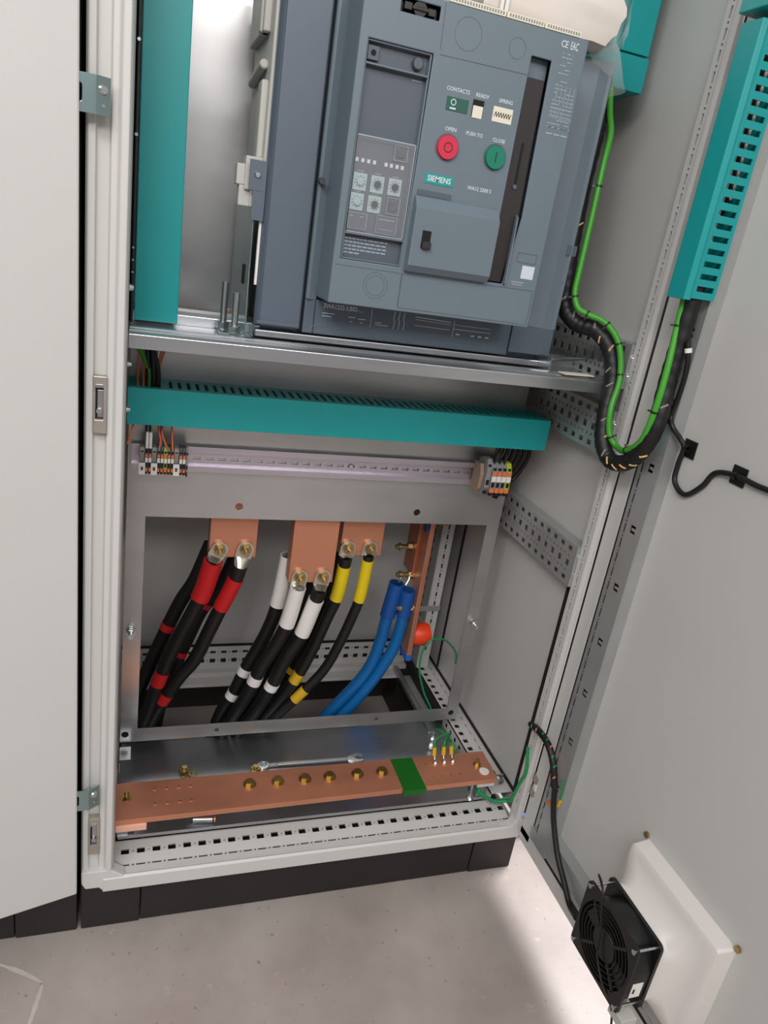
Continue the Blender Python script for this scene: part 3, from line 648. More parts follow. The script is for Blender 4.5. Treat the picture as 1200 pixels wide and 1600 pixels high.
for (xa, xb, za, zb) in ((0.354, 0.371, 1.2195, 1.2365), (0.3535, 0.370, 1.1575, 1.1770), (0.306, 0.330, 1.1345, 1.1530), (0.343, 0.370, 1.1335, 1.1545)):
    yy = FY + 0.0059
    line(b, xa, za, xb, za, 0.0006, yy); line(b, xa, zb, xb, zb, 0.0006, yy); line(b, xa, za, xa, zb, 0.0005, yy); line(b, xb, za, xb, zb, 0.0008, yy)
line(b, 0.3045, 1.2395, 0.3785, 1.2395, 0.0014, FY + 0.0009); line(b, 0.3785, 1.2395, 0.3785, 1.1305, 0.0010, FY + 0.0009); line(b, 0.3045, 1.1305, 0.3785, 1.1305, 0.0010, FY + 0.0009)
b.build('cover_edge_highlight', 'printdim', TU)  # pale lines painted as highlights along guard and cover edges
CV = B().box(0.3045, 0.3785, FY + 0.0010, FY + 0.0022, 1.1305, 1.2395).box(0.3765, 0.3785, FY + 0.0022, FY + 0.010, 1.1305, 1.2395).box(0.3045, 0.3785, FY + 0.0022, FY + 0.010, 1.2380, 1.2395).build('clear_cover', 'clear', TU, bevel=0.0006)

# operating handle slot, lower cover
B().sheet([(0.509, 1.094), (0.532, 1.094), (0.5415, 1.181), (0.539, 1.3645), (0.5085, 1.3645)], [], 1, FY + 0.0125, FY + 0.0145).build('handle_well', 'blue_grey', FP)
b = B().prism([(0.5080, 1.096), (0.5295, 1.096), (0.5370, 1.181), (0.5355, 1.341), (0.5100, 1.341)], 1, FY + 0.003, FY + 0.012)
b.build('charging_handle', 'darkslot', CB, bevel=0.0015, label='dark brown charging handle')
B().box(0.5205, 0.5235, FY + 0.0022, FY + 0.0035, 1.220, 1.268).build('handle_slot', 'dark', CB)
B().cyl((0.5215, FY + 0.003, 1.216), (0.5215, FY + 0.001, 1.216), 0.0028, 14).build('handle_pin', 'trip_face', CB)
b = B().prism([(0.008, 1.1860), (0.003, 1.184), (-0.006, 1.171), (-0.006, 1.102), (0.001, 1.094), (0.008, 1.092)], 0, 0.3865, 0.5035)
# cavity drawn as a dark well with lever
LC = b.build('lower_cover', 'blue_grey', CB, bevel=0.0015)
B().box(0.3995, 0.4115, -0.0066, -0.0058, 1.124, 1.1455).build('lever_well', 'dark', LC, bevel=0.0003)
B().box(0.4005, 0.4120, -0.0115, -0.0064, 1.1235, 1.1325).build('lever', 'darkslot', LC, bevel=0.0012)
B().box(0.389, 0.435, 0.0062, 0.0082, 1.1855, 1.1925).build('sliding_tab', 'trip_face', FP, bevel=0.0006)
b = B().prism([(0.008, 1.183), (0.002, 1.180), (0.002, 1.096), (0.008, 1.094)], 0, 0.5305, 0.5325)
b.build('handle_guard', 'blue_grey', FP)
# windows and buttons
rbox('contact_window', 'winddark', FP, 0.4085, 0.4375, FY - 0.0006, FY + 0.001, 1.2850, 1.3000, 0.0004)
rbox('ready_flag', 'dark', FP, 0.4430, 0.4580, FY - 0.0004, FY + 0.001, 1.2835, 1.3030, 0.0002)
rbox('ready_flag', 'cream', FP, 0.4440, 0.4575, FY - 0.0008, FY + 0.001, 1.2830, 1.2965, 0.0004)
rbox('spring_window', 'cream', FP, 0.4715, 0.4985, FY - 0.0006, FY + 0.001, 1.2840, 1.3010, 0.0004)
b = B()
zz = [(0.4735 + i * 0.00175, 1.2925 + (0.0028 if i % 2 else -0.0028)) for i in range(14)]
for i in range(13): line(b, zz[i][0], zz[i][1], zz[i + 1][0], zz[i + 1][1], 0.0008, FY - 0.0006)
b.build('spring_symbol', 'ink', FP)
b = B()
b.ring((0.4175, FY - 0.0005, 1.2945), (0, -1, 0), 0.0026, 0.0036, 0.0004, 20)
b.box(0.4135, 0.4215, FY - 0.0009, FY - 0.0005, 1.2868, 1.2888); b.build('window_symbol', 'print', FP)
for nm, x, m_ in (('open_button', 0.4190, 'redbtn'), ('close_button', 0.4850, 'greenbtn')):
    bt = B().cyl((x, FY, 1.2445), (x, FY - 0.004, 1.2445), 0.0142, 36, 0.0132).build(nm, m_, CB, smooth=40, label='red round open button' if m_ == 'redbtn' else 'green round close button')
    b = B().ring((x, FY + 0.0003, 1.2445), (0, -1, 0), 0.0145, 0.0160, 0.0006, 36); b.build('button_rim', 'trip_face', bt)
    b = B()
    if m_ == 'redbtn': b.ring((x, FY - 0.0040, 1.2445), (0, -1, 0), 0.0048, 0.0058, 0.0003, 28)
    else: b.box(x - 0.0006, x + 0.0006, FY - 0.0043, FY - 0.0040, 1.2385, 1.2505)
    b.build('button_symbol', 'ink', bt)
rbox('brand_plate', 'tealprint', FP, 0.3960, 0.4345, FY - 0.0006, FY + 0.001, 1.2008, 1.2125, 0.0002)
b = B(); text_into(b, 'SIEMENS', 0.4153, FY - 0.0006, 1.2067, 0.0092, sx=0.93); b.build('brand_lettering', 'label', FP)
b = B()
text_into(b, 'CONTACTS', 0.4215, FY, 1.3080, 0.0062, sx=.92); text_into(b, 'READY', 0.4540, FY, 1.3080, 0.0062, sx=.92); text_into(b, 'SPRING', 0.4865, FY, 1.3078, 0.0062, sx=.92)
text_into(b, 'OPEN', 0.4200, FY, 1.2650, 0.0062, sx=.95); text_into(b, 'PUSH TO', 0.4520, FY, 1.2650, 0.0062, sx=.9); text_into(b, 'CLOSE', 0.4865, FY, 1.2640, 0.0062, sx=.95)
text_into(b, 'WA12 3200 S', 0.4720, FY, 1.2045, 0.0064, sx=.92)
text_into(b, 'C\u20ac'.replace('\u20ac', 'E'), 0.5505, FY, 1.3835, 0.0105, sx=.8); text_into(b, 'EAC', 0.5645, FY, 1.3835, 0.0120, sx=.50)
b.build('printed_lettering', 'print', FP)
# rating table print on the right (fine lines, too small to read)
b = B(); r = random.Random(3)
for k in range(20):
    zz = 1.374 - k * 0.0043
    if 4 < k < 7 or zz > 1.37 and k: pass
    x = 0.5500 - (k * 0.00012); xe = 0.579 if k > 9 else 0.565
    while x < xe:
        w = r.uniform(0.0015, 0.005)
        if r.random() < (0.6 if k < 9 else 0.85): line(b, x, zz, min(x + w, xe), zz, 0.0011)
        x += w + 0.0010
line(b, 0.549, 1.3145, 0.582, 1.3145, 0.0005); line(b, 0.549, 1.3030, 0.5815, 1.3030, 0.0006); line(b, 0.549, 1.2925, 0.5815, 1.2925, 0.0009)
for k in range(3): line(b, 0.549 + k * 0.011, 1.285, 0.558 + k * 0.011, 1.285, 0.0016)
for k in range(5): line(b, 0.553 + k * 0.006, 1.340, 0.553 + k * 0.006, 1.318, 0.0005)
for k in range(4): line(b, 0.551 + k * 0.005, 1.312, 0.551 + k * 0.005, 1.305, 0.0005)
line(b, 0.543, 1.100, 0.562, 1.100, 0.0012); line(b, 0.545, 1.097, 0.560, 1.097, 0.0010)
b.build('fine_print', 'printdim', FP)
rbox('sticker', 'print', FP, 0.5555, 0.5745, FY - 0.0004, FY + 0.001, 1.1055, 1.1225, 0.0002, label='small pale square sticker')
# foot print
b = B(); by = 0.083
text_into(b, '3WA1232-3.B02-....', 0.3045, by, 1.0295, 0.0088, align='LEFT', sx=.82)
for (xa, xb, z) in ((0.304, 0.322, 1.0200), (0.304, 0.318, 1.0160), (0.342, 0.352, 1.0185), (0.356, 0.368, 1.0175), (0.382, 0.392, 1.0155), (0.382, 0.402, 1.0125), (0.345, 0.349, 1.0125), (0.360, 0.364, 1.0125)): line(b, xa, z, xb, z, 0.0010, by)
line(b, 0.3755, 1.034, 0.3755, 1.008, 0.0006, by)
for x in (0.410, 0.4175, 0.425):
    line(b, x, 1.034, x - 0.001, 1.024, 0.0008, by); line(b, x - 0.001, 1.024, x + 0.0012, 1.019, 0.0008, by); line(b, x + 0.0012, 1.019, x, 1.009, 0.0008, by)
line(b, 0.442, 1.0300, 0.498, 1.0285, 0.0010, by); line(b, 0.442, 1.0265, 0.498, 1.0250, 0.0006, by); line(b, 0.442, 1.018, 0.498, 1.0175, 0.0007, by)
line(b, 0.5035, 1.031, 0.5035, 1.008, 0.0007, by); line(b, 0.5035, 1.0255, 0.562, 1.0255, 0.0006, by); line(b, 0.5035, 1.0195, 0.565, 1.0195, 0.0008, by)
for x in (0.512, 0.536, 0.548, 0.560): line(b, x - 0.003, 1.0125, x + 0.003, 1.0125, 0.0020, by)
b.build('type_print', 'print', CB)
# white terminal strips on the top edge
for (xa, xb) in ((0.394, 0.4665), (0.468, 0.5185), (0.520, 0.5705)):
    b = B().box(xa, xb, 0.0085, 0.030, 1.3945, 1.401); t_ = b.build('auxiliary_plug', 'cream', CB, bevel=0.0006)
    bb = B(); x = xa + 0.003
    while x < xb - 0.003: bb.box(x, x + 0.0018, 0.0080, 0.0088, 1.3965, 1.3995); x += 0.0036
    bb.build('plug_slot', 'tgrey', t_)
# support bracket left of the breaker with threaded studs
BR = thing('breaker_bracket', (0.203, 0.19, 0.973), 'blue-tinted zinc side bracket standing on the beam left of the circuit breaker', 'bracket')
B().prism([(0.092, 0.9735), (0.086, 0.982), (0.094, 1.060), (0.092, 1.070), (0.096, 1.150), (0.285, 1.150), (0.285, 0.9735)], 0, 0.200, 0.202).build('side_plate', 'bracket', BR, bevel=0.0006)
B().box(0.168, 0.202, 0.094, 0.285, 0.9732, 0.9762).build('foot', 'bracket', BR, bevel=0.0006)
B().box(0.1985, 0.1997, 0.135, 0.150, 1.040, 1.066).build('cut_out', 'dark', BR)
for (x, y, z1) in ((0.188, 0.102, 1.030), (0.176, 0.135, 1.040)):
    b = B().cyl((x, y, 0.976), (x, y, z1), 0.0046, 14).hexbolt((x, y, 0.976), (0, 0, 1), 0.0090, 0.009, 0.0115)
    b.build('stud', 'steel', BR, smooth=30)

# foam roll in a clear bag, on top of the breaker
FO = thing('wrapped_foam_pack', (0.55, 0.08, 1.398), 'off-white foam pack in clear polythene lying on top of the breaker', 'packaging')
bm = bmesh.new(); bmesh.ops.create_cube(bm, size=1); bmesh.ops.subdivide_edges(bm, edges=bm.edges[:], cuts=7, use_grid_fill=True)
r = random.Random(8); b = B(); b2 = B()
vs = []
for v in bm.verts:
    p = v.co.copy(); q = Vector((p.x * 2, p.y * 2, p.z * 2)); f = 1 - 0.10 * (abs(q.y * q.z)) - 0.06 * abs(q.x * q.z)
    vs.append(Vector((0.5425 + p.x * 0.215 * f, 0.085 + p.y * 0.085 * f, 1.440 + p.z * 0.078 * f)) + Vector((r.uniform(-1, 1), r.uniform(-1, 1), r.uniform(-1, 1))) * 0.0025)
bm.verts.index_update(); b.add(vs, [tuple(v.index for v in f.verts) for f in bm.faces]); bm.free()
b.build('foam', 'foam', FO, smooth=50)
# crumpled bag end
def film(path, wid, seedn, amp=0.004):
    r = random.Random(seedn); V = []; F = []; n = len(path)
    for i, p in enumerate(path):
        for j in range(6):
            t = j / 5; V.append(Vector(p) + Vector(wid) * t + Vector((r.uniform(-1, 1), r.uniform(-1, 1), r.uniform(-1, 1))) * amp)
    for i in range(n - 1):
        for j in range(5): F.append((i * 6 + j, i * 6 + j + 1, (i + 1) * 6 + j + 1, (i + 1) * 6 + j))
    return V, F
V, F = film([(0.640, 0.05, 1.48), (0.660, 0.055, 1.465), (0.670, 0.06, 1.445), (0.668, 0.06, 1.425), (0.655, 0.06, 1.405)], (0.004, 0.07, 0.0), 5)
V2, F2 = film([(0.648, 0.062, 1.420), (0.660, 0.062, 1.408), (0.672, 0.066, 1.394), (0.685, 0.075, 1.378), (0.700, 0.085, 1.368)], (-0.028, 0.02, -0.012), 6, 0.0012)
B().add(V, F).add(V2, F2).build('bag_end', 'film', FO, smooth=60)
B().box(0.470, 0.4745, 0.040, 0.043, 1.402, 1.48).box(0.4765, 0.481, 0.040, 0.043, 1.402, 1.48).build('tape_band', 'label', FO)

# ================================================================== CABLE DUCTS
# horizontal duct
HD = thing('cable_duct', (0.405, 0.21, 0.819), 'long horizontal teal cable duct crossing the cabinet below the zinc beam', 'cable duct', 'teal cable ducts')
DX0, DX1, DY0, DY1, DZb, DZt = 0.0515, 0.757, 0.168, 0.2495, 0.8185, 0.8735
hs = []
x = 0.110
while x < DX1 - 0.012: hs.append((x, x + 0.0052, 0.186, 0.232)); x += 0.0133
hs.append((0.053, 0.098, 0.186, 0.248))
B().grid(DX0, DX1, DY0 + 0.004, DY1, hs, lambda u, v, w: (u, v, DZt - w - 0.001), 0.002).build('slotted_side', 'teal', HD)
hs2 = [(h[0], h[1], h[2], h[3]) for h in hs[:-1]]
B().grid(DX0, DX1, DY0 + 0.004, DY1, hs2, lambda u, v, w: (u, v, DZb + w + 0.001), 0.002).build('slotted_side', 'teal', HD)
B().box(DX0, DX1, DY1 - 0.002, DY1, DZb + 0.003, DZt - 0.003).build('duct_base', 'teal', HD)
B().prism([(DY0, DZb), (DY0, DZt), (DY0 + 0.012, DZt + 0.0005), (DY0 + 0.012, DZt - 0.0015), (DY0 + 0.002, DZt - 0.002), (DY0 + 0.002, DZb + 0.002), (DY0 + 0.012, DZb + 0.001), (DY0 + 0.012, DZb)], 0, DX0, DX1 + 0.001).build('lid', 'teal', HD, bevel=0.0012)
# tall left duct
VD = thing('cable_duct', (0.085, 0.18, 0.976), 'tall vertical teal duct on the left, standing on the zinc beam', 'cable duct', 'teal cable ducts')
B().prism([(0.0575, 0.120), (0.1135, 0.120), (0.1135, 0.134), (0.1115, 0.134), (0.1115, 0.122), (0.0595, 0.122), (0.0595, 0.134), (0.0575, 0.134)], 2, 0.9775, 1.75).build('lid', 'teal', VD, bevel=0.0012)
hs = []
z = 0.99
while z < 1.74: hs.append((z, z + 0.0052, 0.140, 0.185)); z += 0.0133
for x in (0.0595, 0.1095): B().grid(0.978, 1.75, 0.1225, 0.20, hs, lambda u, v, w, x=x: (x + w, v, u), 0.002).build('slotted_side', 'teal', VD)
B().box(0.0595, 0.1115, 0.198, 0.20, 0.978, 1.75).build('duct_base', 'teal', VD)
B().box(0.065, 0.105, 0.2002, 0.2995, 1.02, 1.74).build('duct_standoff', 'zincd', VD)
# dark rail beside it
SR = thing('black_profile_rail', (0.053, 0.12, 0.975), 'thin black vertical rail between the left frame post and the tall teal duct', 'rail')
B().box(0.0525, 0.0562, 0.100, 0.118, 0.976, 1.75).build('rail', 'black', SR, bevel=0.0012)
B().box(0.0505, 0.0523, 0.118, 0.20, 0.976, 1.75).build('rail_web', 'dark', SR)
for z in (1.04, 1.055, 1.07, 1.20, 1.30): B().cyl((0.0542, 0.100, z), (0.0542, 0.0975, z), 0.0014 if z < 1.1 else 0.002, 10).build('rivet', 'steel', SR)
b = B()
for z in (0.93, 1.025, 0.87): b.cyl((0.0515, 0.055, z), (0.0565, 0.055, z), 0.0045, 14, 0.003)
PB = b.build('panel_bolt', 'steel', CAB, smooth=40)
# right upper ducts
RD = thing('cable_duct', (0.735, 0.20, 1.44), 'vertical teal duct in the top right interior beside the foam pack', 'cable duct', 'teal cable ducts')
B().prism([(0.7165, 0.150), (0.7640, 0.150), (0.7640, 0.164), (0.7620, 0.164), (0.7620, 0.152), (0.7185, 0.152), (0.7185, 0.158), (0.7165, 0.158)], 2, 1.4345, 1.80).build('lid', 'teal', RD, bevel=0.001)
B().box(0.7050, 0.7160, 0.156, 0.170, 1.432, 1.80).build('lid_edge', 'teal', RD, bevel=0.002)
hs = []
z = 1.445
while z < 1.79: hs.append((z, z + 0.006, 0.690, 0.7035)); z += 0.034
B().grid(1.432, 1.80, 0.675, 0.7045, hs, lambda u, v, w: (v, 0.172 + w, u), 0.002).build('slotted_side', 'teal', RD)
B().box(0.675, 0.762, 0.226, 0.228, 1.432, 1.80).box(0.760, 0.762, 0.165, 0.226, 1.434, 1.80).build('duct_base', 'teal', RD)
B().box(0.68, 0.75, 0.2282, 0.2995, 1.45, 1.78).build('duct_standoff', 'zincd', RD)
RE = thing('cable_duct', (0.69, 0.20, 1.384), 'short teal duct box below the top right vertical duct, half behind the breaker', 'cable duct', 'teal cable ducts')
B().box(0.615, 0.7655, 0.148, 0.150, 1.386, 1.4315).box(0.7635, 0.7655, 0.150, 0.225, 1.386, 1.4315).box(0.615, 0.7635, 0.150, 0.225, 1.386, 1.388).box(0.615, 0.617, 0.150, 0.225, 1.388, 1.4315).build('lid', 'teal', RE, bevel=0.001)
B().box(0.62, 0.76, 0.2252, 0.2995, 1.39, 1.43).build('duct_base', 'teal', RE)
# door duct
DD = thing('cable_duct', (0.752, -0.1, 1.113), 'slotted teal cable duct mounted on the inside of the open right door', 'cable duct', 'teal cable ducts')
B().prism([(0.730, -0.080), (0.730, -0.1145), (0.737, -0.1165), (0.742, -0.1145), (0.742, -0.1125), (0.732, -0.1125), (0.732, -0.080)], 2, 1.1135, 1.429).build('lid', 'teal', DD, bevel=0.001)
hs = []
for k in range(20): hs.append((1.1255 + k * 0.01545, 1.1255 + k * 0.01545 + 0.0068, 0.7465, 0.7735))
B().grid(1.1165, 1.432, 0.7405, 0.7785, hs, lambda u, v, w: (v, -0.1145 + w, u), 0.002).build('slotted_side', 'teal', DD)
B().box(0.742, 0.7785, -0.082, -0.080, 1.1165, 1.432).box(0.7765, 0.7785, -0.1125, -0.082, 1.1165, 1.432).build('duct_base', 'teal', DD)
DE = thing('cable_duct', (0.75, -0.1, 1.436), 'upper teal duct section at the top right corner of the open door', 'cable duct', 'teal cable ducts')
B().box(0.724, 0.7785, -0.135, -0.076, 1.4375, 1.75).build('lid', 'teal', DE, bevel=0.0015)
# wires seen through the door duct slots
for k, (x, mm) in enumerate(((0.750, 'lime'), (0.756, 'label'), (0.762, 'rubber'), (0.768, 'label'))):
    o = B().tube(cat([(x, -0.100 - 0.003 * math.sin(k), 1.15 + 0.03 * k), (x + .002, -0.101, 1.26), (x, -0.099, 1.43)]), 0.0022, 8).build('wire', mm, None, origin=(x, -0.1, 1.15), smooth=60)
    tag(o, ('green wire seen through the slots of the door duct', 'white wire seen through the slots of the door duct, nearer its lid', 'black wire seen through the slots of the door duct', 'white wire seen through the slots of the door duct, nearer the door')[k], 'wire', 'wires inside the door duct')

# ================================================================== DIN RAIL AND TERMINALS
DR = thing('din_rail', (0.37, 0.245, 0.722), 'lilac passivated slotted mounting rail across the plate between the two terminal groups', 'rail')
hs = []
x = 0.155
while x < 0.66: hs.append((x, x + 0.0125, 0.7425, 0.7475)); x += 0.0205
B().grid(0.059, 0.712, 0.7335, 0.7570, hs, lambda u, v, w: (u, 0.2465 + w, v), 0.0012).build('web', 'din', DR)
for (za, zb, zc, zd) in ((0.7570, 0.7582, 0.7582, 0.7665), (0.7323, 0.7335, 0.7240, 0.7323)):
    B().box(0.059, 0.712, 0.2395, 0.2477, za, zb).box(0.059, 0.712, 0.2385, 0.2397, min(zc, za), max(zd, zb)).build('flange', 'din', DR)
b = B().cyl((0.427, 0.2465, 0.745), (0.427, 0.2435, 0.745), 0.0050, 18, 0.0035).obox((0.427, 0.2433, 0.745), (1, 0, 0), (0, 1, 0), (0, 0, 1), 0.0025, 0.0003, 0.0006)
b.build('screw', 'steel', DR, smooth=40)

def terminal(x, w, z0, z1, body, tabs, mark, label, group, yF=0.199, name='terminal_block'):
    t = thing(name, (x + w / 2, 0.238, z0), label, 'terminal block', group)
    zc = (z0 + z1) / 2; h = (z1 - z0) / 2
    B().prism([(0.238, zc - h * .75), (0.238, zc + h * .75), (0.222, zc + h), (0.206, zc + h), (yF, zc + h * .55), (yF - 0.002, zc - h * .55), (0.208, zc - h), (0.222, zc - h)], 0, x + 0.0002, x + w - 0.0002).build('housing', body, t, bevel=0.0003)
    if tabs:
        b = B().box(x + 0.0008, x + w - 0.0008, yF - 0.0018, yF + 0.004, zc + h * .30, zc + h * .52)
        b.box(x + 0.0008, x + w - 0.0008, yF - 0.0030, yF + 0.003, zc - h * .72, zc - h * .48); b.build('release_tab', tabs, t)
    if mark: B().box(x + 0.0006, x + w - 0.0006, yF - 0.0024, yF + 0.002, zc - h * .06, zc + h * .26).build('marker_tag', 'label', t)
    b = B().box(x + w * .2, x + w * .8, yF - 0.0022, yF + 0.001, zc - h * .40, zc - h * .12).box(x + w * .2, x + w * .8, yF + 0.0005, yF + 0.008, zc + h * .56, zc + h * .72)
    b.box(x + w * .2, x + w * .8, yF - 0.001, yF + 0.005, zc - h * .92, zc - h * .76).build('wire_entry', 'dark', t)
    return t
G = 'terminal blocks on the left of the mounting rail'
zl0, zl1 = 0.7295, 0.7745
x = 0.0715
seq = [('tag', 'leftmost white marked label carrier of the left terminal group'), ('t', 'dark terminal with black wire, first right of the leftmost label'), ('t', 'dark terminal with black wire, second right of the leftmost label'),
       ('tag', 'middle white marked label carrier of the left terminal group'),
       ('t', 'dark orange-tabbed terminal directly right of the middle white label'), ('t', 'dark orange-tabbed terminal left of the green one'), ('g', 'green earth terminal in the left terminal group'),
       ('t', 'dark orange-tabbed terminal right of the green one'), ('t', 'dark orange-tabbed terminal directly left of the right-hand white label'),
       ('tag', 'right-hand white marked label carrier of the left terminal group'), ('t', 'terminal without wires, right of the right-hand white label'), ('t', 'terminal without wires beside the grey end plate')]
TX = []
for kind, lab in seq:
    w = 0.0075 if kind == 'tag' else 0.0052
    if kind == 'tag':
        t = terminal(x, w, zl0 + 0.002, zl1 - 0.002, 'tgrey', None, False, lab, 'label carriers in the left terminal group', yF=0.203, name='label_carrier')
        B().box(x - 0.001, x + w + 0.001, 0.196, 0.1985, zl0 + 0.001, zl0 + 0.020).build('label_plate', 'label', t)
        B().box(x + 0.002, x + w - 0.002, 0.1956, 0.1961, zl0 + 0.008, zl0 + 0.014).build('marking', 'tdark', t)
    else:
        terminal(x, w, zl0, zl1, 'tgreen' if kind == 'g' else 'tdark', 'orangebtn', True, lab, G); TX.append(x + w / 2)
    x += w
t = terminal(x, 0.0035, zl0 - 0.0015, zl1 + 0.001, 'tgrey', None, False, 'grey end plate closing the right side of the left terminal group', None, yF=0.196, name='end_plate')
G = 'terminal blocks on the right of the mounting rail'
zr0, zr1 = 0.7160, 0.7800
x = 0.668
t = thing('end_stop', (0.669, 0.238, 0.712), 'tan end stop clamped left of the right terminal group', 'terminal block')
B().prism([(0.241, 0.720), (0.241, 0.772), (0.215, 0.774), (0.207, 0.755), (0.209, 0.728), (0.218, 0.716)], 0, 0.6625, 0.6695).build('housing', 'tan', t, bevel=0.0008)
t = terminal(0.6698, 0.0098, 0.7180, 0.7865, 'tgrey', None, False, 'wide grey end cover between the tan end stop and the right terminals', None, yF=0.200, name='end_plate')
x = 0.6800
RX = []
for k, lab in enumerate(('grey terminal with orange tabs, leftmost in the right terminal group', 'grey terminal with orange tabs, second in the right terminal group', 'grey terminal with orange tabs, beside the yellow-green one', 'yellow-green earth terminal at the right end of the rail')):
    t = terminal(x, 0.0098, zr0, zr1, 'tgreen' if k == 3 else 'tgrey', 'orangebtn', True, lab, G, yF=0.197); RX.append(x + 0.0049); x += 0.0100

# ================================================================== COPPER BUSBARS
def busbar(x0, x1, z0, yf, lams, lab, bolts, mt='copper'):
    t = thing('busbar', ((x0 + x1) / 2, yf, z0), lab, 'busbar', 'phase busbars in the window')
    y = yf
    for k in range(lams):
        B().box(x0, x1, y, y + 0.010, z0, 0.985).build('copper_plate', mt, t, bevel=0.0008); y += 0.0102
    for (x, z) in bolts:
        b = B().ring((x, yf - 0.0065, z), (0, -1, 0), 0.0045, 0.0115, 0.0016).hexbolt((x, yf - 0.0081, z), (0, -1, 0), 0.0088, 0.0075, 0, 0.012, 0.0050)
        b.build('bolt', 'bronze', t, smooth=30)
    return y
ba = busbar(0.1965, 0.2815, 0.544, 0.290, 3, 'left copper busbar with the red-sleeved cables bolted on', [(0.2150, 0.5610), (0.2615, 0.562)])
bb_ = busbar(0.3435, 0.4290, 0.503, 0.268, 3, 'middle copper busbar hanging lowest and furthest forward, with the white-sleeved cables', [(0.3638, 0.516), (0.4085, 0.5165)])
bc = busbar(0.4460, 0.5300, 0.545, 0.300, 3, 'right copper busbar with the yellow-sleeved cables', [(0.4600, 0.5625), (0.5050, 0.5635)])

# ---- power cables
def U_path(pts): return cat(pts, 10)
def lug(b, x, z, yf, dirx, dirz, wpx=0.0155):
    """flat palm on the bar face at (x,z), barrel leaning along (dirx,dirz)"""
    d = Vector((dirx, 0, dirz)).normalized(); n = Vector((0, -1, 0)); s_ = d.cross(n)
    c = Vector((x, yf - 0.0033, z))
    b.obox(c + d * 0.004, d, n, s_, 0.0185, 0.0027, wpx)
def cable(pts, r, lab, grp, jacket, sleeve=None, smat=None, tapes=(), tmat=None, lugpos=None, name='power_cable', lugmat='tin', sr=1.12):
    P = U_path(pts); n = len(P)
    t = thing(name, pts[-1], lab, 'cable', grp)
    B().tube(P, r, 16).build('jacket', jacket, t, smooth=60)
    def sub(a, c, rr, m_, nm, lb=None):
        i0, i1 = int(a * (n - 1)), max(int(a * (n - 1)) + 1, int(c * (n - 1)))
        B().tube(P[i0:i1 + 1], rr, 18).build(nm, m_, t, smooth=60)
    if sleeve: sub(sleeve[0], sleeve[1], r * sr, smat, 'sleeve')
    for (a, c) in tapes: sub(a, c, r * 1.05, tmat or smat, 'marker_band')
    if lugpos:
        (x, z, yf) = lugpos; top = Vector(P[0]); d = (top - Vector((x, yf - 0.006, z)))
        b = B()
        dd = Vector((d.x, 0, d.z)).normalized(); s_ = dd.cross(Vector((0, -1, 0)))
        pc = Vector((x, yf - 0.0033, z)); b.cyl(pc + Vector((0, 0.0027, 0)), pc - Vector((0, 0.0027, 0)), 0.0153, 24)
        b.obox(pc + dd * 0.0082, dd, (0, -1, 0), s_, 0.0083, 0.00269, 0.0150)
        st = Vector((x, yf - 0.004, z)) + dd * 0.0165
        # flattened transition to barrel
        e = top + (top - Vector(P[2])).normalized() * -0.004
        V = []; F = []; seg = 12
        for i in range(6):
            tt = i / 5; c = st.lerp(e, tt); ax = (e - st).normalized(); a1 = (s_ - ax * s_.dot(ax)).normalized(); a2 = ax.cross(a1)
            ra = 0.0148 + (r * 0.86 - 0.0148) * tt; rb = 0.0027 + (r * 0.86 - 0.0027) * tt
            for k in range(seg):
                an = 2 * PI * k / seg; V.append(c + a1 * math.cos(an) * ra + a2 * math.sin(an) * rb)
        for i in range(5):
            for k in range(seg): F.append((i * seg + k, i * seg + (k + 1) % seg, (i + 1) * seg + (k + 1) % seg, (i + 1) * seg + k))
        b.add(V, F)
        b.build('cable_lug', lugmat, t, smooth=40)
    return t
R_ = 0.0136
GR, GW, GY, GB = 'red-marked power cables', 'white-marked power cables', 'yellow-marked power cables', 'blue neutral cables'
cable([(0.205, 0.281, 0.540), (0.192, 0.290, 0.476), (0.176, 0.295, 0.429), (0.146, 0.305, 0.347), (0.124, 0.314, 0.272), (0.105, 0.323, 0.190), (0.088, 0.33, 0.123), (0.083, 0.335, 0.06)], R_, 'black power cable with a wide red sleeve, on the left bolt of the left busbar', None, 'rubber', (0.0, 0.20), 'red', [(0.555, 0.60)], 'red', (0.2150, 0.5610, 0.290), sr=1.32)
cable([(0.254, 0.281, 0.530), (0.247, 0.283, 0.500), (0.226, 0.292, 0.437), (0.209, 0.299, 0.384), (0.187, 0.308, 0.316), (0.159, 0.314, 0.270), (0.127, 0.322, 0.204), (0.106, 0.33, 0.138), (0.100, 0.335, 0.06)], R_, 'black power cable with a lower red sleeve, right bolt of the left busbar', None, 'rubber', (0.115, 0.255), 'red', [(0.70, 0.745)], 'red', (0.2615, 0.562, 0.290), sr=1.10)
cable([(0.205, 0.345, 0.545), (0.181, 0.349, 0.468), (0.158, 0.352, 0.421), (0.136, 0.356, 0.362), (0.110, 0.362, 0.283), (0.088, 0.366, 0.213), (0.072, 0.37, 0.157), (0.068, 0.37, 0.06)], R_, 'leftmost black power cable running behind the left busbar, one red band', None, 'rubber', None, 'red', [(0.42, 0.455)], 'red')
cable([(0.262, 0.345, 0.545), (0.231, 0.349, 0.454), (0.199, 0.352, 0.403), (0.178, 0.356, 0.343), (0.160, 0.360, 0.288), (0.142, 0.363, 0.228), (0.129, 0.367, 0.171), (0.116, 0.370, 0.06)], R_, 'black power cable between and behind the two red-sleeved ones, with dim red bands', None, 'rubber', None, 'red', [(0.25, 0.285), (0.535, 0.57)], 'red')
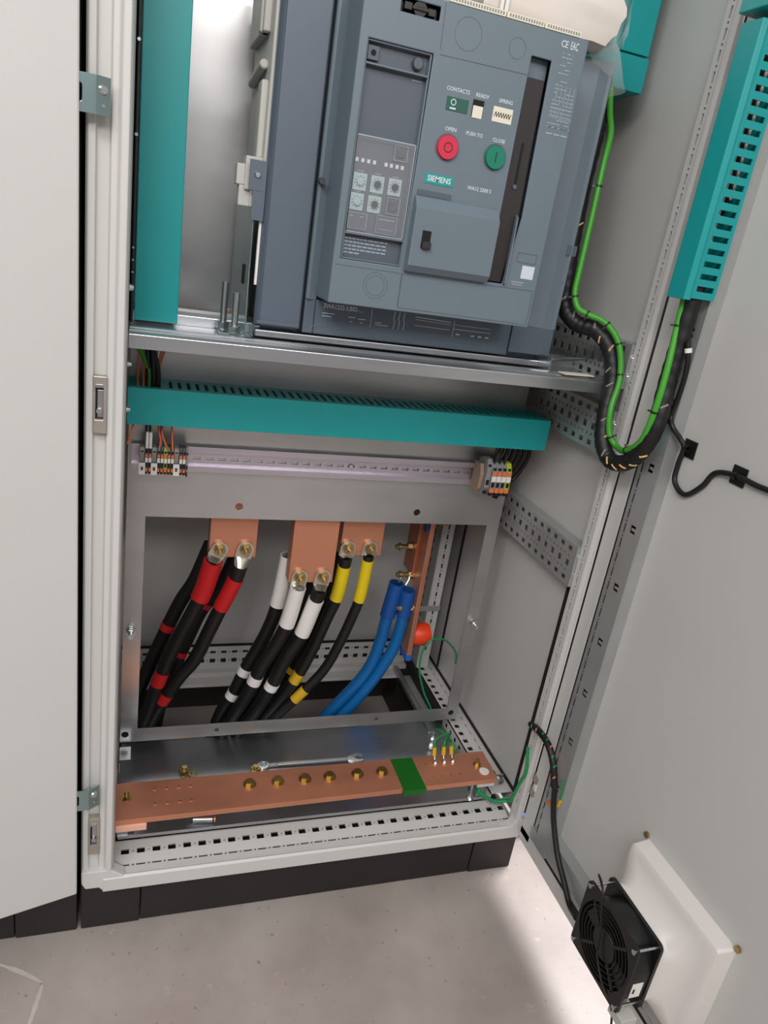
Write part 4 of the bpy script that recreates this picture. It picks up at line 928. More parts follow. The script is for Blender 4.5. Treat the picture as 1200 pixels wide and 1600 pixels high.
cable([(0.3615, 0.257, 0.499), (0.352, 0.270, 0.416), (0.338, 0.277, 0.366), (0.313, 0.286, 0.303), (0.295, 0.295, 0.240), (0.269, 0.304, 0.175), (0.250, 0.31, 0.125), (0.243, 0.315, 0.06)], R_, 'black cable, white sleeve starting at its lug, left bolt of the middle busbar', None, 'rubber', (0.0, 0.16), 'white', [(0.475, 0.515)], 'white', (0.3638, 0.516, 0.268), sr=1.12)
cable([(0.4045, 0.257, 0.493), (0.398, 0.264, 0.457), (0.384, 0.274, 0.387), (0.366, 0.281, 0.342), (0.352, 0.288, 0.296), (0.340, 0.293, 0.254), (0.314, 0.302, 0.186), (0.284, 0.31, 0.130), (0.275, 0.315, 0.06)], R_, 'black cable, white sleeve below a black stub, right bolt of the middle busbar', None, 'rubber', (0.09, 0.25), 'white', [(0.60, 0.64)], 'white', (0.4085, 0.5165, 0.268), sr=1.14)
cable([(0.350, 0.318, 0.535), (0.340, 0.323, 0.424), (0.327, 0.327, 0.364), (0.309, 0.330, 0.314), (0.291, 0.332, 0.270), (0.272, 0.335, 0.210), (0.250, 0.338, 0.160), (0.227, 0.340, 0.06)], R_, 'black cable with smooth white sleeve from behind the middle busbar', None, 'rubber', (0.0, 0.15), 'white', [(0.56, 0.60), (0.70, 0.745)], 'white')
cable([(0.414, 0.318, 0.519), (0.391, 0.328, 0.399), (0.372, 0.332, 0.337), (0.353, 0.337, 0.273), (0.335, 0.342, 0.207), (0.305, 0.346, 0.149), (0.269, 0.350, 0.06)], R_, 'plain black power cable in shadow behind the middle busbar', None, 'rubber')
cable([(0.4575, 0.290, 0.545), (0.452, 0.298, 0.456), (0.439, 0.303, 0.402), (0.420, 0.310, 0.326), (0.395, 0.317, 0.253), (0.350, 0.325, 0.170), (0.313, 0.330, 0.112), (0.300, 0.335, 0.06)], 0.0118, 'black power cable with a darker yellow sleeve, left bolt of the right busbar', None, 'rubber', (0.03, 0.17), 'yellow', [(0.55, 0.59)], 'yellowtape', (0.4600, 0.5625, 0.300))
cable([(0.5025, 0.290, 0.550), (0.500, 0.296, 0.459), (0.491, 0.300, 0.407), (0.472, 0.305, 0.335), (0.447, 0.310, 0.270), (0.396, 0.314, 0.201), (0.349, 0.318, 0.146), (0.318, 0.320, 0.10), (0.305, 0.325, 0.05)], 0.0105, 'black power cable with a bright yellow sleeve, right bolt of the right busbar', None, 'rubber', (0.02, 0.155), 'yellow', [(0.585, 0.625)], 'yellowtape', (0.5050, 0.5635, 0.300))
cable([(0.462, 0.345, 0.545), (0.445, 0.352, 0.384), (0.427, 0.357, 0.312), (0.400, 0.360, 0.251), (0.374, 0.364, 0.190), (0.337, 0.367, 0.132), (0.294, 0.370, 0.05)], R_, 'black power cable with amber bands, behind the yellow-sleeved pair', None, 'rubber', None, 'yellowtape', [(0.50, 0.535)], 'yellowtape')
cable([(0.611, 0.385, 0.440), (0.602, 0.388, 0.349), (0.599, 0.391, 0.297), (0.586, 0.393, 0.230), (0.558, 0.396, 0.173), (0.519, 0.398, 0.118), (0.487, 0.400, 0.072)], 0.0135, 'thick blue cable sweeping down, left of the pair on the side busbar', None, 'blue', (0.0, 0.16), 'bluesleeve', sr=1.25)
cable([(0.636, 0.375, 0.428), (0.636, 0.380, 0.340), (0.630, 0.384, 0.280), (0.614, 0.386, 0.233), (0.592, 0.389, 0.184), (0.558, 0.392, 0.126), (0.524, 0.395, 0.079)], 0.0135, 'thick blue cable sweeping down, right of the pair on the side busbar', None, 'blue', (0.0, 0.13), 'bluesleeve', sr=1.25)

# ================================================================== NEUTRAL BAR
NBAR = thing('neutral_busbar', (0.655, 0.36, 0.275), 'upright copper busbar seen edge-on at the right of the window, blue tape at its foot', 'busbar')
B().box(0.6500, 0.6610, 0.352, 0.392, 0.275, 0.975).build('copper_plate', 'copper', NBAR, bevel=0.0008)
B().box(0.6440, 0.6560, 0.392, 0.448, 0.455, 0.975).build('offset_plate', 'copperdark', NBAR, bevel=0.0008, label='darker offset copper plate behind the front bar')
B().box(0.6490, 0.6620, 0.351, 0.393, 0.262, 0.276).build('tape', 'bluetape', NBAR)
for (y, z) in ((0.418, 0.512), (0.402, 0.452), (0.372, 0.385)):
    xf = 0.6440 if z > 0.455 else 0.6500
    b = B().ring((xf, y, z), (-1, 0, 0), 0.005, 0.0125, 0.002).hexbolt((xf - 0.002, y, z), (-1, 0, 0), 0.0095, 0.009, 0, 0.026, 0.0052)
    b.ring((xf - 0.026, y, z), (-1, 0, 0), 0.005, 0.0085, 0.005)
    b.build('bolt', 'bronze', NBAR, smooth=30)
b = B().tube(cat([(0.643, 0.400, 0.458), (0.640, 0.392, 0.446), (0.632, 0.386, 0.434)]), 0.0022, 6).tube(cat([(0.626, 0.402, 0.452), (0.622, 0.396, 0.444), (0.615, 0.388, 0.436)]), 0.0022, 6)
b.build('lug_tongue', 'tin', NBAR, smooth=50)
B().box(0.642, 0.646, 0.352, 0.372, 0.575, 0.70).build('sleeve_tag', 'bluesleeve', NBAR, bevel=0.001)
for z, lab in ((0.318, 'round orange standoff insulator at the foot of the upright copper busbar'), (0.612, 'round orange standoff insulator high on the upright copper busbar, cut off by the plate')):
    t = thing('standoff_insulator', (0.685, 0.372, z), lab, 'insulator')
    prof = [(0.0, 0.021), (0.004, 0.024), (0.030, 0.0265), (0.038, 0.024), (0.040, 0.018)]
    P = [(0.6615 + a, 0.372, z) for a, r in prof]
    b = B(); rr = [r for a, r in prof]
    b.tube(P, lambda t_, rr=rr: rr[min(4, int(round(t_ * 4)))], 28).build('insulator', 'orange', t, smooth=45)
    B().box(0.7018, 0.7045, 0.355, 0.4865, z - 0.007, z + 0.007).box(0.7045, 0.7750, 0.4840, 0.4865, z - 0.007, z + 0.007).build('fixing_angle', 'perf', t, bevel=0.0006)
o = B().tube(cat([(0.733, 0.327, 0.124), (0.722, 0.330, 0.150), (0.700, 0.335, 0.190), (0.681, 0.338, 0.247), (0.681, 0.339, 0.297), (0.699, 0.340, 0.323), (0.738, 0.350, 0.312), (0.774, 0.360, 0.273), (0.782, 0.365, 0.24)]), 0.0022, 8).build('earth_wire', 'green', None, origin=(0.738, 0.31, 0.128), smooth=60)
tag(o, 'thin green wire arching beside the lower orange insulator', 'wire')

# ================================================================== EARTH BAR, FLOOR SHEET, TOOLS
GP = B().box(0.056, 0.742, 0.066, 0.308, 0.1235, 0.1255).build('gland_plate', 'zincd', None, origin=(0.4, 0.17, 0.1235), bevel=0.0004)
tag(GP, 'dark galvanised floor sheet lying under the long horizontal copper bar', 'floor plate')
B().box(0.056, 0.742, 0.064, 0.066, 0.1235, 0.1300).build('folded_edge', 'zincd', GP)
EB = thing('earth_busbar', (0.395, 0.064, 0.195), 'long flat copper earth bar lying across the cabinet foot with a green tape band', 'busbar')
BZ = 0.205
holes = [circ(x, y, 0.0026, 12) for x in (0.113, 0.133, 0.1525, 0.172) for y in (0.0525, 0.0865)] + [circ(x, y, 0.0024, 12) for x in (0.612, 0.631, 0.650, 0.669) for y in (0.0525,)] + [circ(0.611, 0.0875, 0.0024, 12)]
B().sheet([(0.0435, 0.022), (0.738, 0.030), (0.742, 0.108), (0.0435, 0.106)], holes, 2, 0.195, BZ).build('copper_plate', 'copper', EB, bevel=0.0008)
B().box(0.544, 0.5885, 0.0212, 0.1068, 0.1942, 0.2058).build('green_tape', 'greentape', EB, bevel=0.0005)
for x in (0.272, 0.322, 0.371, 0.417, 0.470, 0.518):
    B().hexbolt((x, 0.0755, BZ), (0, 0, 1), 0.0085, 0.0065, 0.0115).build('bolt', 'brass', EB, smooth=30)
B().hexbolt((0.068, 0.071, BZ), (0, 0, 1), 0.0060, 0.004, 0.0085).cyl((0.068, 0.071, BZ), (0.068, 0.071, BZ + 0.014), 0.0035, 12).build('bolt', 'brass', EB, smooth=30)
B().hexbolt((0.713, 0.072, BZ), (0, 0, 1), 0.0058, 0.005, 0.0078).cyl((0.713, 0.072, BZ), (0.713, 0.072, BZ + 0.013), 0.0032, 12).build('bolt', 'brass', EB, smooth=30)
B().cyl((0.719, 0.0515, BZ), (0.719, 0.0515, BZ + 0.002), 0.0095, 24).cyl((0.719, 0.0515, BZ + 0.002), (0.719, 0.0515, BZ + 0.0024), 0.007, 24).build('earth_symbol_disc', 'label', EB, bevel=0.0004, label='round white disc with an earth mark')
for x in (0.113, 0.133, 0.1525, 0.172):
    for y in (0.0525, 0.0865): B().ring((x, y, BZ - 0.0005), (0, 0, 1), 0.0024, 0.0042, 0.0016, 14).build('tapped_hole', 'copper', EB)
B().box(0.052, 0.100, 0.0195, 0.060, 0.1825, 0.1948).build('support_block', 'paleplastic', EB, bevel=0.0012, label='pale plastic support block')
B().box(0.700, 0.736, 0.032, 0.065, 0.1855, 0.1948).build('support_block', 'paint', EB, bevel=0.001)
for (x0, x1) in ((0.054, 0.072), (0.722, 0.740)):
    b = B().box(x0, x1, 0.066, 0.070, 0.1260, 0.195).box(x0, x1, 0.070, 0.098, 0.1260, 0.1295)
    b.build('support_leg', 'zincd', EB, bevel=0.0006)
for k, x in enumerate((0.631, 0.650, 0.668)):
    lab = ('leftmost', 'middle', 'rightmost')[k] + ' of the three yellow-sleeved earth wire lugs on the copper bar'
    t = thing('earth_wire', (x, 0.088, BZ), lab, 'wire', 'yellow-sleeved earth wires')
    B().hexbolt((x, 0.0870, BZ), (0, 0, 1), 0.0042, 0.004, 0.0055).build('screw', 'steel', t)
    lean = (0, 0.001, 0.002)[k] - 0.003 * (k == 2)
    P = [(x, 0.093, BZ + 0.003), (x + lean * .5, 0.098, BZ + 0.009), (x + lean, 0.101, BZ + 0.016)]
    B().tube(P, 0.0022, 8).build('lug', 'tin', t, smooth=50)
    Q = [(x + lean * .6, 0.0985, BZ + 0.008), (x + lean, 0.1035, BZ + 0.0235)]
    B().cyl(Q[0], Q[1], 0.0042, 14).build('sleeve', 'yellowtape', t, smooth=40)
    R = cat([(x + lean, 0.1035, BZ + 0.023), (x + 0.004 + lean, 0.112, BZ + 0.036 - k * .004), (0.672, 0.135, BZ + 0.028 - k * .008), (0.690, 0.160, BZ + 0.004 - k * .006), (0.698 - k * .004, 0.185, 0.150)])
    B().tube(R, 0.0019, 8).build('conductor', 'green', t, smooth=60)
o = B().tube(cat([(0.700, 0.238, 0.160), (0.702, 0.215, 0.172), (0.712, 0.190, 0.168), (0.722, 0.165, 0.150), (0.728, 0.140, 0.132)]), 0.0028, 10).build('earth_wire', 'green', None, origin=(0.7, 0.238, 0.13), smooth=60)
tag(o, 'green wire dropping from the zinc stud at the lower right corner of the window', 'wire')
t = thing('earth_stud', (0.692, 0.232, 0.1255), 'zinc earth stud standing under the lower right corner of the mounting plate', 'bolt')
B().cyl((0.692, 0.232, 0.1256), (0.692, 0.232, 0.158), 0.003, 12).hexbolt((0.692, 0.232, 0.1256), (0, 0, 1), 0.007, 0.006, 0.009).hexbolt((0.692, 0.232, 0.142), (0, 0, 1), 0.006, 0.005, 0.008).build('stud', 'steel', t, smooth=30)
t = thing('earth_stud', (0.700, 0.030, 0.1255), 'zinc earth stud at the front right, below the end of the copper bar', 'bolt')
B().cyl((0.712, 0.069, 0.1256), (0.712, 0.069, 0.165), 0.003, 12).hexbolt((0.712, 0.069, 0.1256), (0, 0, 1), 0.007, 0.006, 0.009).build('stud', 'steel', t, smooth=30)
t = thing('corner_bracket', (0.74, 0.07, 0.15), 'small zinc angle bracket bolted to the side rail at the front right corner', 'bracket')
B().box(0.742, 0.776, 0.068, 0.070, 0.151, 0.178).box(0.742, 0.776, 0.070, 0.085, 0.1505, 0.1525).build('angle', 'steel', t, bevel=0.0006)
B().hexbolt((0.770, 0.067, 0.164), (0, -1, 0), 0.006, 0.005, 0.008).build('bolt', 'steel', t)
o = B().tube(cat([(0.712, 0.056, 0.170), (0.722, 0.045, 0.156), (0.745, 0.036, 0.145), (0.770, 0.030, 0.146), (0.7735, 0.020, 0.160), (0.7745, 0.010, 0.205), (0.7735, -0.001, 0.245), (0.773, 0.012, 0.290)]), 0.0032, 10).build('earth_wire', 'green', None, origin=(0.712, 0.056, 0.13), smooth=60)
tag(o, 'green wire looping from under the copper bar up the right front post', 'wire')
o = B().tube(cat([(0.712, 0.052, 0.160), (0.728, 0.047, 0.147), (0.755, 0.040, 0.138), (0.7735, 0.035, 0.150)]), 0.0030, 10).build('earth_wire', 'green', None, origin=(0.712, 0.05, 0.13), smooth=60)
tag(o, 'short lower green wire in the front right corner of the cabinet foot', 'wire')
# left end fittings under the earth bar
t = thing('frame_bracket', (0.06, 0.24, 0.126), 'curved blue-zinc corner bracket below the lower left corner of the mounting plate', 'bracket')
B().prism([(0.232, 0.171), (0.228, 0.171), (0.205, 0.165), (0.196, 0.150), (0.190, 0.127), (0.240, 0.127), (0.240, 0.171)], 0, 0.0535, 0.0555).box(0.0535, 0.074, 0.205, 0.242, 0.168, 0.1705).build('plate', 'zincd', t, bevel=0.0006)
t = thing('rail_clamp', (0.066, 0.062, 0.126), 'small dark zinc clamp under the left end of the copper earth bar', 'bracket')
B().box(0.0565, 0.060, 0.075, 0.135, 0.1260, 0.170).box(0.0605, 0.082, 0.070, 0.080, 0.1260, 0.134).build('clamp', 'zincd', t, bevel=0.0006)
B().hexbolt((0.0605, 0.100, 0.148), (1, 0, 0), 0.0035, 0.003, 0.005).build('bolt', 'steel', t)
# spanner
t = thing('spanner', (0.416, 0.203, 0.126), 'chrome combination spanner lying on the floor sheet behind the copper bar', 'spanner')
sz = 0.1285
b = B().ring((0.322, 0.205, 0.126), (0, 0, 1), 0.0065, 0.0120, 0.008, 28)
b.prism([(0.333, 0.2085), (0.350, 0.2100), (0.350, 0.2020), (0.333, 0.2015)], 2, 0.127, 0.1325)
b.prism([(0.350, 0.2100), (0.495, 0.2070), (0.495, 0.1990), (0.350, 0.2020)], 2, 0.1285, 0.1325)
b.prism([(0.494, 0.2090), (0.508, 0.2150), (0.524, 0.2150), (0.528, 0.2090), (0.514, 0.2075), (0.509, 0.2030), (0.514, 0.1985), (0.528, 0.1960), (0.522, 0.1910), (0.506, 0.1910), (0.494, 0.1980)], 2, 0.127, 0.1335)
b.build('spanner_body', 'steel', t, bevel=0.0008, smooth=40)
# loose hardware
b = B().hexbolt((0.172, 0.210, 0.1255), (0, 0, 1), 0.0085, 0.007, 0.0115, 0.006, 0.005)
o = b.build('loose_bolt', 'brass', None, origin=(0.172, 0.21, 0.1255), smooth=30); tag(o, 'loose hexagon bolt with washer lying on the floor sheet at the left', 'bolt')
o = B().ring((0.188, 0.203, 0.1256), (0.15, -0.1, 1), 0.0055, 0.0095, 0.0015, 24).build('washer', 'brass', None, origin=(0.188, 0.203, 0.1255)); tag(o, 'loose spring washer beside the loose bolt on the floor sheet', 'washer')
o = B().hexbolt((0.306, 0.198, 0.1255), (0, 0, 1), 0.0095, 0.007, 0.0120, 0.004, 0.005).build('loose_nut', 'brass', None, origin=(0.306, 0.198, 0.1255), smooth=30); tag(o, 'loose dark nut lying against the ring end of the spanner', 'nut')
# bright cable lug lying under the bar
t = thing('loose_cable_lug', (0.18, 0.06, 0.126), 'loose shiny tinned cable lug lying on the floor sheet under the copper bar', 'cable lug')
b = B().box(0.130, 0.170, 0.070, 0.094, 0.1262, 0.1290).prism([(0.168, 0.070), (0.168, 0.094), (0.182, 0.0885), (0.182, 0.0755)], 2, 0.1262, 0.134).cyl((0.180, 0.082, 0.133), (0.213, 0.078, 0.1335), 0.0072, 20)
b.build('lug', 'steel', t, smooth=40)
B().ring((0.215, 0.0775, 0.1335), (1, -0.1, 0), 0.0035, 0.0068, 0.003, 20).build('copper_core', 'copper', t)

# ================================================================== LOOMS, WIRES, DOOR CABLE, FAN
CAMV = CAM_LOC
def loom(pts, r, lab, flecks=(), fleckm='cream', tail=None, cat_='cable loom', nm='cable_loom'):
    P = cat(pts, 12); t = thing(nm, P[-1] if P[-1].z < P[0].z else P[0], lab, cat_)
    rr = random.Random(int(r * 1e5)); ph = [rr.uniform(0, 6) for _ in range(3)]
    B().tube(P, lambda s: r * (1 + 0.035 * math.sin(s * len(P) * 1.6)), 14).build('spiral_wrap', 'rubber', t, smooth=55)
    n = len(P)
    for s in flecks:
        i = max(1, min(n - 2, int(s * (n - 1)))); d = (P[i + 1] - P[i - 1]).normalized(); v = (CAMV - P[i]).normalized()
        v = (v - d * v.dot(d)).normalized(); s_ = d.cross(v); Q = []
        off = rr.uniform(-0.7, 0.7)
        for k in range(7):
            a = off + (k / 6 - 0.5) * 0.75; Q.append(P[i] + (v * math.cos(a) + s_ * math.sin(a)) * r * 0.985 + d * (k / 6 - 0.5) * r * 0.5)
        fm = fleckm if isinstance(fleckm, str) else fleckm[rr.randrange(len(fleckm))]
        B().tube(Q, 0.0015, 6).build('exposed_wire', fm, t)
    return t, P
M['fleck'] = mat('tan_wire_fleck', srgb(206, 170, 104), 0.5)
lp = [(0.706, 0.165, 1.390), (0.704, 0.150, 1.350), (0.694, 0.130, 1.313), (0.687, 0.120, 1.246), (0.684, 0.110, 1.173), (0.686, 0.105, 1.117), (0.692, 0.100, 1.071), (0.708, 0.085, 1.051), (0.729, 0.060, 1.046), (0.746, 0.040, 1.025), (0.754, 0.022, 0.982), (0.747, 0.008, 0.935), (0.743, -0.008, 0.893),
      (0.748, -0.030, 0.868), (0.752, -0.060, 0.872), (0.750, -0.090, 0.897), (0.750, -0.108, 0.940), (0.755, -0.1005, 1.003), (0.757, -0.099, 1.063), (0.757, -0.098, 1.14)]
L1, P1 = loom(lp, 0.0125, 'thick black spiral-wrapped cable loom hanging in a loop between cabinet and open door', (0.05, 0.10, 0.15, 0.2, 0.25, 0.30, 0.35, 0.42, 0.45, 0.48, 0.515, 0.54, 0.60, 0.63, 0.67, 0.70, 0.725, 0.75, 0.775, 0.80, 0.87), ['fleck', 'fleck', 'tgrey', 'tan'])
gp = [(0.712, 0.150, 1.388), (0.712, 0.135, 1.350), (0.711, 0.118, 1.320), (0.703, 0.105, 1.274), (0.698, 0.095, 1.202), (0.692, 0.085, 1.128), (0.690, 0.080, 1.095), (0.696, 0.072, 1.075), (0.708, 0.060, 1.068), (0.730, 0.040, 1.060), (0.748, 0.020, 1.034), (0.754, 0.004, 0.986), (0.742, -0.010, 0.940), (0.744, -0.020, 0.905),
      (0.752, -0.034, 0.890), (0.744, -0.066, 0.893), (0.740, -0.100, 0.919), (0.738, -0.112, 0.968), (0.742, -0.108, 1.020), (0.7465, -0.098, 1.079), (0.7465, -0.096, 1.125)]
GWp = cat(gp, 10)
t = thing('earth_cable', GWp[-1], 'bright green earth cable tied along the thick black loom', 'cable')
B().tube(GWp, 0.0046, 12).build('jacket', 'lime', t, smooth=60)
for s in (0.17, 0.31, 0.40, 0.455, 0.50, 0.545, 0.66, 0.755, 0.845, 0.95):
    i = int(s * (len(GWp) - 1)); p = GWp[i]; d = (GWp[min(i + 1, len(GWp) - 1)] - GWp[i - 1]).normalized()
    b = B().ring(p - d * 0.0012, d, 0.0044, 0.0056, 0.0024, 16)
    v = (CAMV - p).normalized(); s_ = d.cross(v).normalized(); b.obox(p + s_ * 0.0065 * (1 if s < .5 else -1) + v * 0.003, d, v, s_, 0.0012, 0.0014, 0.0028)
    b.build('cable_tie', 'black', t)
lp2 = [(0.7735, 0.021, 0.335), (0.765, -0.020, 0.351), (0.762, -0.055, 0.352), (0.763, -0.079, 0.334), (0.766, -0.098, 0.295)]
L2, P2 = loom(lp2, 0.0062, 'short spiral-wrapped loom with red and green flecks crossing from the right post to the door', (0.12, 0.24, 0.36, 0.47, 0.58, 0.69, 0.80, 0.9), ['green', 'orangewire', 'cream', 'orangewire'])
Q = cat([(0.766, -0.098, 0.296), (0.768, -0.106, 0.262), (0.770, -0.119, 0.230), (0.771, -0.149, 0.190), (0.770, -0.182, 0.168), (0.768, -0.212, 0.150), (0.752, -0.250, 0.170)])
B().tube(Q, 0.0050, 10).build('cable_tail', 'rubber', L2, smooth=60)
b = B().tube(cat([(0.7915, 0.030, 0.42), (0.789, 0.028, 0.36), (0.786, 0.030, 0.30), (0.783, 0.020, 0.25)]), 0.003, 8)
# thin black cable on door panel with adhesive mounts
dc = cat([(0.757, -0.1145, 1.062), (0.762, -0.118, 1.040), (0.767, -0.1165, 1.014), (0.7715, -0.110, 0.986), (0.7745, -0.103, 0.958), (0.7745, -0.1135, 0.944), (0.786, -0.120, 0.931), (0.7925, -0.126, 0.919), (0.7965, -0.120, 0.893), (0.7965, -0.124, 0.868), (0.7965, -0.150, 0.858), (0.7965, -0.176, 0.880), (0.7965, -0.192, 0.905), (0.795, -0.229, 0.914), (0.7965, -0.262, 0.913), (0.7965, -0.320, 0.914), (0.7965, -0.42, 0.900), (0.7965, -0.60, 0.905), (0.7965, -0.79, 0.915)], 10)
t = thing('door_cable', dc[-1], 'thin black cable snaking across the inside of the open door', 'cable')
B().tube(dc, 0.0037, 12).build('jacket', 'rubber', t, smooth=60)
B().ring(Vector(dc[4]), (Vector(dc[5]) - Vector(dc[3])), 0.0036, 0.0048, 0.006, 14).build('white_band', 'label', t)
B().box(0.7765, 0.7785, -0.100, -0.088, 0.945, 0.957).box(0.7695, 0.7765, -0.104, -0.101, 0.950, 0.962).build('cable_tie', 'black', t)
for (y, z, lab) in ((-0.130, 0.9190, 'black adhesive cable mount on the door, beside the zinc stiffener'), (-0.228, 0.9135, 'black adhesive cable mount on the door, further from the stiffener')):
    m_ = thing('cable_mount', (0.8, y, z), lab, 'cable mount', 'adhesive cable mounts on the door')
    B().box(0.7985, 0.8004, y - 0.0125, y + 0.0125, z - 0.0125, z + 0.0125).build('pad', 'black', m_, bevel=0.0006)
    B().ring((0.7945, y - 0.002, z), (0, 1, 0), 0.0036, 0.0052, 0.004, 14).box(0.792, 0.7985, y + 0.004, y + 0.007, z - 0.002, z + 0.002).build('tie', 'black', m_)
# small fittings on the door stiffener
t = thing('earth_lug', (0.779, -0.100, 0.27), 'orange-tipped earth wire lug on the lower door stiffener beside the thin black cable', 'wire')
B().cyl((0.7775, -0.080, 0.245), (0.7775, -0.092, 0.247), 0.0036, 12).build('orange_cap', 'orangewire', t, smooth=40)
B().cyl((0.776, -0.108, 0.262), (0.776, -0.110, 0.276), 0.003, 12).build('yellow_cap', 'yellowtape', t, smooth=40)
B().tube(cat([(0.776, -0.109, 0.275), (0.774, -0.110, 0.295), (0.771, -0.106, 0.318)]), 0.0016, 8).build('wire_end', 'green', t, smooth=60)
# wires between left duct opening and beam, wires to the left terminals
def wire(pts, r, m_, lab, grp=None, nm='wire', extra=None):
    P = cat(pts, 8); t = thing(nm, P[-1], lab, 'wire', grp)
    B().tube(P, r, 10).build('insulation', m_, t, smooth=60)
    if extra: extra(t, P)
    return t
def ferrule(t, P): B().tube(P[-4:], 0.0021, 8).build('clear_boot', 'tgrey', t, smooth=60)
def sleeve_tag(t, P): B().tube([P[-1] + Vector((0.0, -0.0003, 0.030)), P[-1] + Vector((0, -0.0003, 0.004))], 0.0024, 10).build('marker_sleeve', 'label', t, smooth=60)
tz = 0.768
wire([(0.0790, 0.215, 0.826), (0.0800, 0.210, 0.80), (TX[0], 0.203, tz)], 0.0019, 'black', 'black wire with white marker sleeve, the left one into the left terminal group', None, extra=sleeve_tag)
wire([(0.0850, 0.215, 0.826), (0.0855, 0.210, 0.80), (TX[1], 0.203, tz)], 0.0019, 'black', 'black wire with white marker sleeve, the right one into the left terminal group', None, extra=sleeve_tag)
wire([(0.0955, 0.215, 0.826), (0.0985, 0.208, 0.80), (0.1015, 0.204, 0.785), (TX[2], 0.203, tz)], 0.0016, 'orangewire', 'orange wire curving into the terminal next to the middle label', None, extra=ferrule)
wire([(0.1070, 0.214, 0.826), (0.1030, 0.206, 0.80), (0.1070, 0.202, 0.785), (TX[5], 0.203, tz)], 0.0016, 'orangewire', 'orange wire crossing over to the terminal beside the green one', None, extra=ferrule)
wire([(0.1175, 0.215, 0.826), (0.1180, 0.207, 0.80), (TX[6], 0.203, tz)], 0.0016, 'orangewire', 'straight orange wire, rightmost into the left terminal group', None)
wire([(0.1010, 0.218, 0.826), (0.1020, 0.214, 0.80), (TX[3], 0.206, tz)], 0.0014, 'blue', 'thin blue wire behind the orange ones at the left terminals', None)
gw = 'wires entering the left end of the horizontal duct'
for k, (x0, x1, r, m_, lab) in enumerate(((0.054, 0.080, 0.0040, 'lime', 'thick green wire dropping into the left end of the horizontal duct'),
        (0.078, 0.080, 0.0040, 'black', 'left black wire dropping into the left end of the horizontal duct'), (0.084, 0.088, 0.0040, 'black', 'middle black wire dropping into the left end of the horizontal duct'),
        (0.080, 0.094, 0.0040, 'black', 'right black wire dropping into the left end of the horizontal duct'), (0.070, 0.066, 0.0016, 'orangewire', 'leftmost orange wire above the horizontal duct'),
        (0.076, 0.074, 0.0016, 'orangewire', 'second orange wire above the horizontal duct'), (0.112, 0.0965, 0.0015, 'orangewire', 'rightmost orange wire above the horizontal duct'),
        (0.106, 0.0935, 0.0015, 'orangewire', 'orange wire leaning right above the horizontal duct'), (0.101, 0.092, 0.0015, 'label', 'white wire left above the horizontal duct'), (0.104, 0.0955, 0.0015, 'tgrey', 'grey wire above the horizontal duct'))):
    wire([(x0, 0.218, 0.962), (x0 * .7 + x1 * .3 - .002, 0.215, 0.935), (x1 - 0.001, 0.21, 0.895), (x1, 0.208, 0.855)], r, m_, lab, gw)
wire([(0.062, 0.19, 0.819), (0.058, 0.185, 0.800), (0.0535, 0.175, 0.785)], 0.0016, 'orangewire', 'orange wire below the left end of the horizontal duct, against the frame post')
# right terminals
for k in range(3):
    wire([(0.694 + k * 0.007, 0.212, 0.824), (0.692 + k * 0.0075, 0.209, 0.802), (0.686 + k * 0.0095, 0.206, 0.788), (RX[k], 0.206, 0.776)], 0.0021, 'rubber', ('left', 'middle', 'right')[k] + ' black wire into the right terminal group', None)
for k in range(5):
    x = 0.716 + k * 0.0085
    wire([(x - 0.004, 0.222 + k * .004, 0.826), (x + 0.004 + k * .003, 0.230, 0.795), (x - 0.001 + k * .001, 0.238, 0.760 - k * 0.004), (0.722 + k * .0015, 0.246 - k * .003, 0.735 - k * .002), (0.7155 + k * .0007, 0.235, 0.700)], 0.0040, 'rubber', 'black cable curving down behind the right end of the horizontal duct', 'black cables behind the right terminals')

# ================================================================== FILTER FAN on the door
FF = thing('filter_fan', (0.8, -0.37, 0.27), 'black cooling fan on an off-white filter housing, low on the inside of the door', 'fan')
yc, zc = -0.376, 0.272
V = []; F = []
def ring_sq(x, hy, hz, cy, cz, rnd):
    out = []
    n = 8
    for q, (sy, sz) in enumerate(((1, 1), (-1, 1), (-1, -1), (1, -1))):
        for k in range(n):
            a = PI / 2 * q + PI / 2 * k / (n - 1)
            out.append((x, cy + sy * (hy - rnd) + rnd * math.cos(a), cz + sz * (hz - rnd) + rnd * math.sin(a)))
    return out
levels = [(0.8004, 0.092, 0.092, 0.004), (0.776, 0.090, 0.090, 0.006), (0.7735, 0.087, 0.087, 0.008), (0.7725, 0.082, 0.082, 0.012), (0.768, 0.074, 0.074, 0.02), (0.762, 0.067, 0.067, 0.03), (0.752, 0.0605, 0.0605, 0.032), (0.744, 0.058, 0.058, 0.02), (0.7425, 0.057, 0.057, 0.02), (0.7425, 0.050, 0.050, 0.049)]
fyc, fzc = -0.3600, 0.2600
for i, (x, hy, hz, rn) in enumerate(levels):
    f_ = min(1, i / 7); V += ring_sq(x, hy, hz, yc + (fyc - yc) * f_, zc + (fzc - zc) * f_, rn)
m_ = 32
for i in range(len(levels) - 1):
    for k in range(m_): F.append((i * m_ + k, i * m_ + (k + 1) % m_, (i + 1) * m_ + (k + 1) % m_, (i + 1) * m_ + k))
b = B().add(V, F); b.build('housing', 'fanhousing', FF, smooth=38)
for (y, z) in ((yc + 0.094, zc + 0.096), (yc - 0.094, zc + 0.096)):
    B().cyl((0.8004, y, z), (0.7965, y, z), 0.0035, 12).hexbolt((0.7990, y, z), (-1, 0, 0), 0.0050, 0.003).build('brass_screw', 'brass', FF, smooth=30)
fs = 0.0595; rO = 0.0555
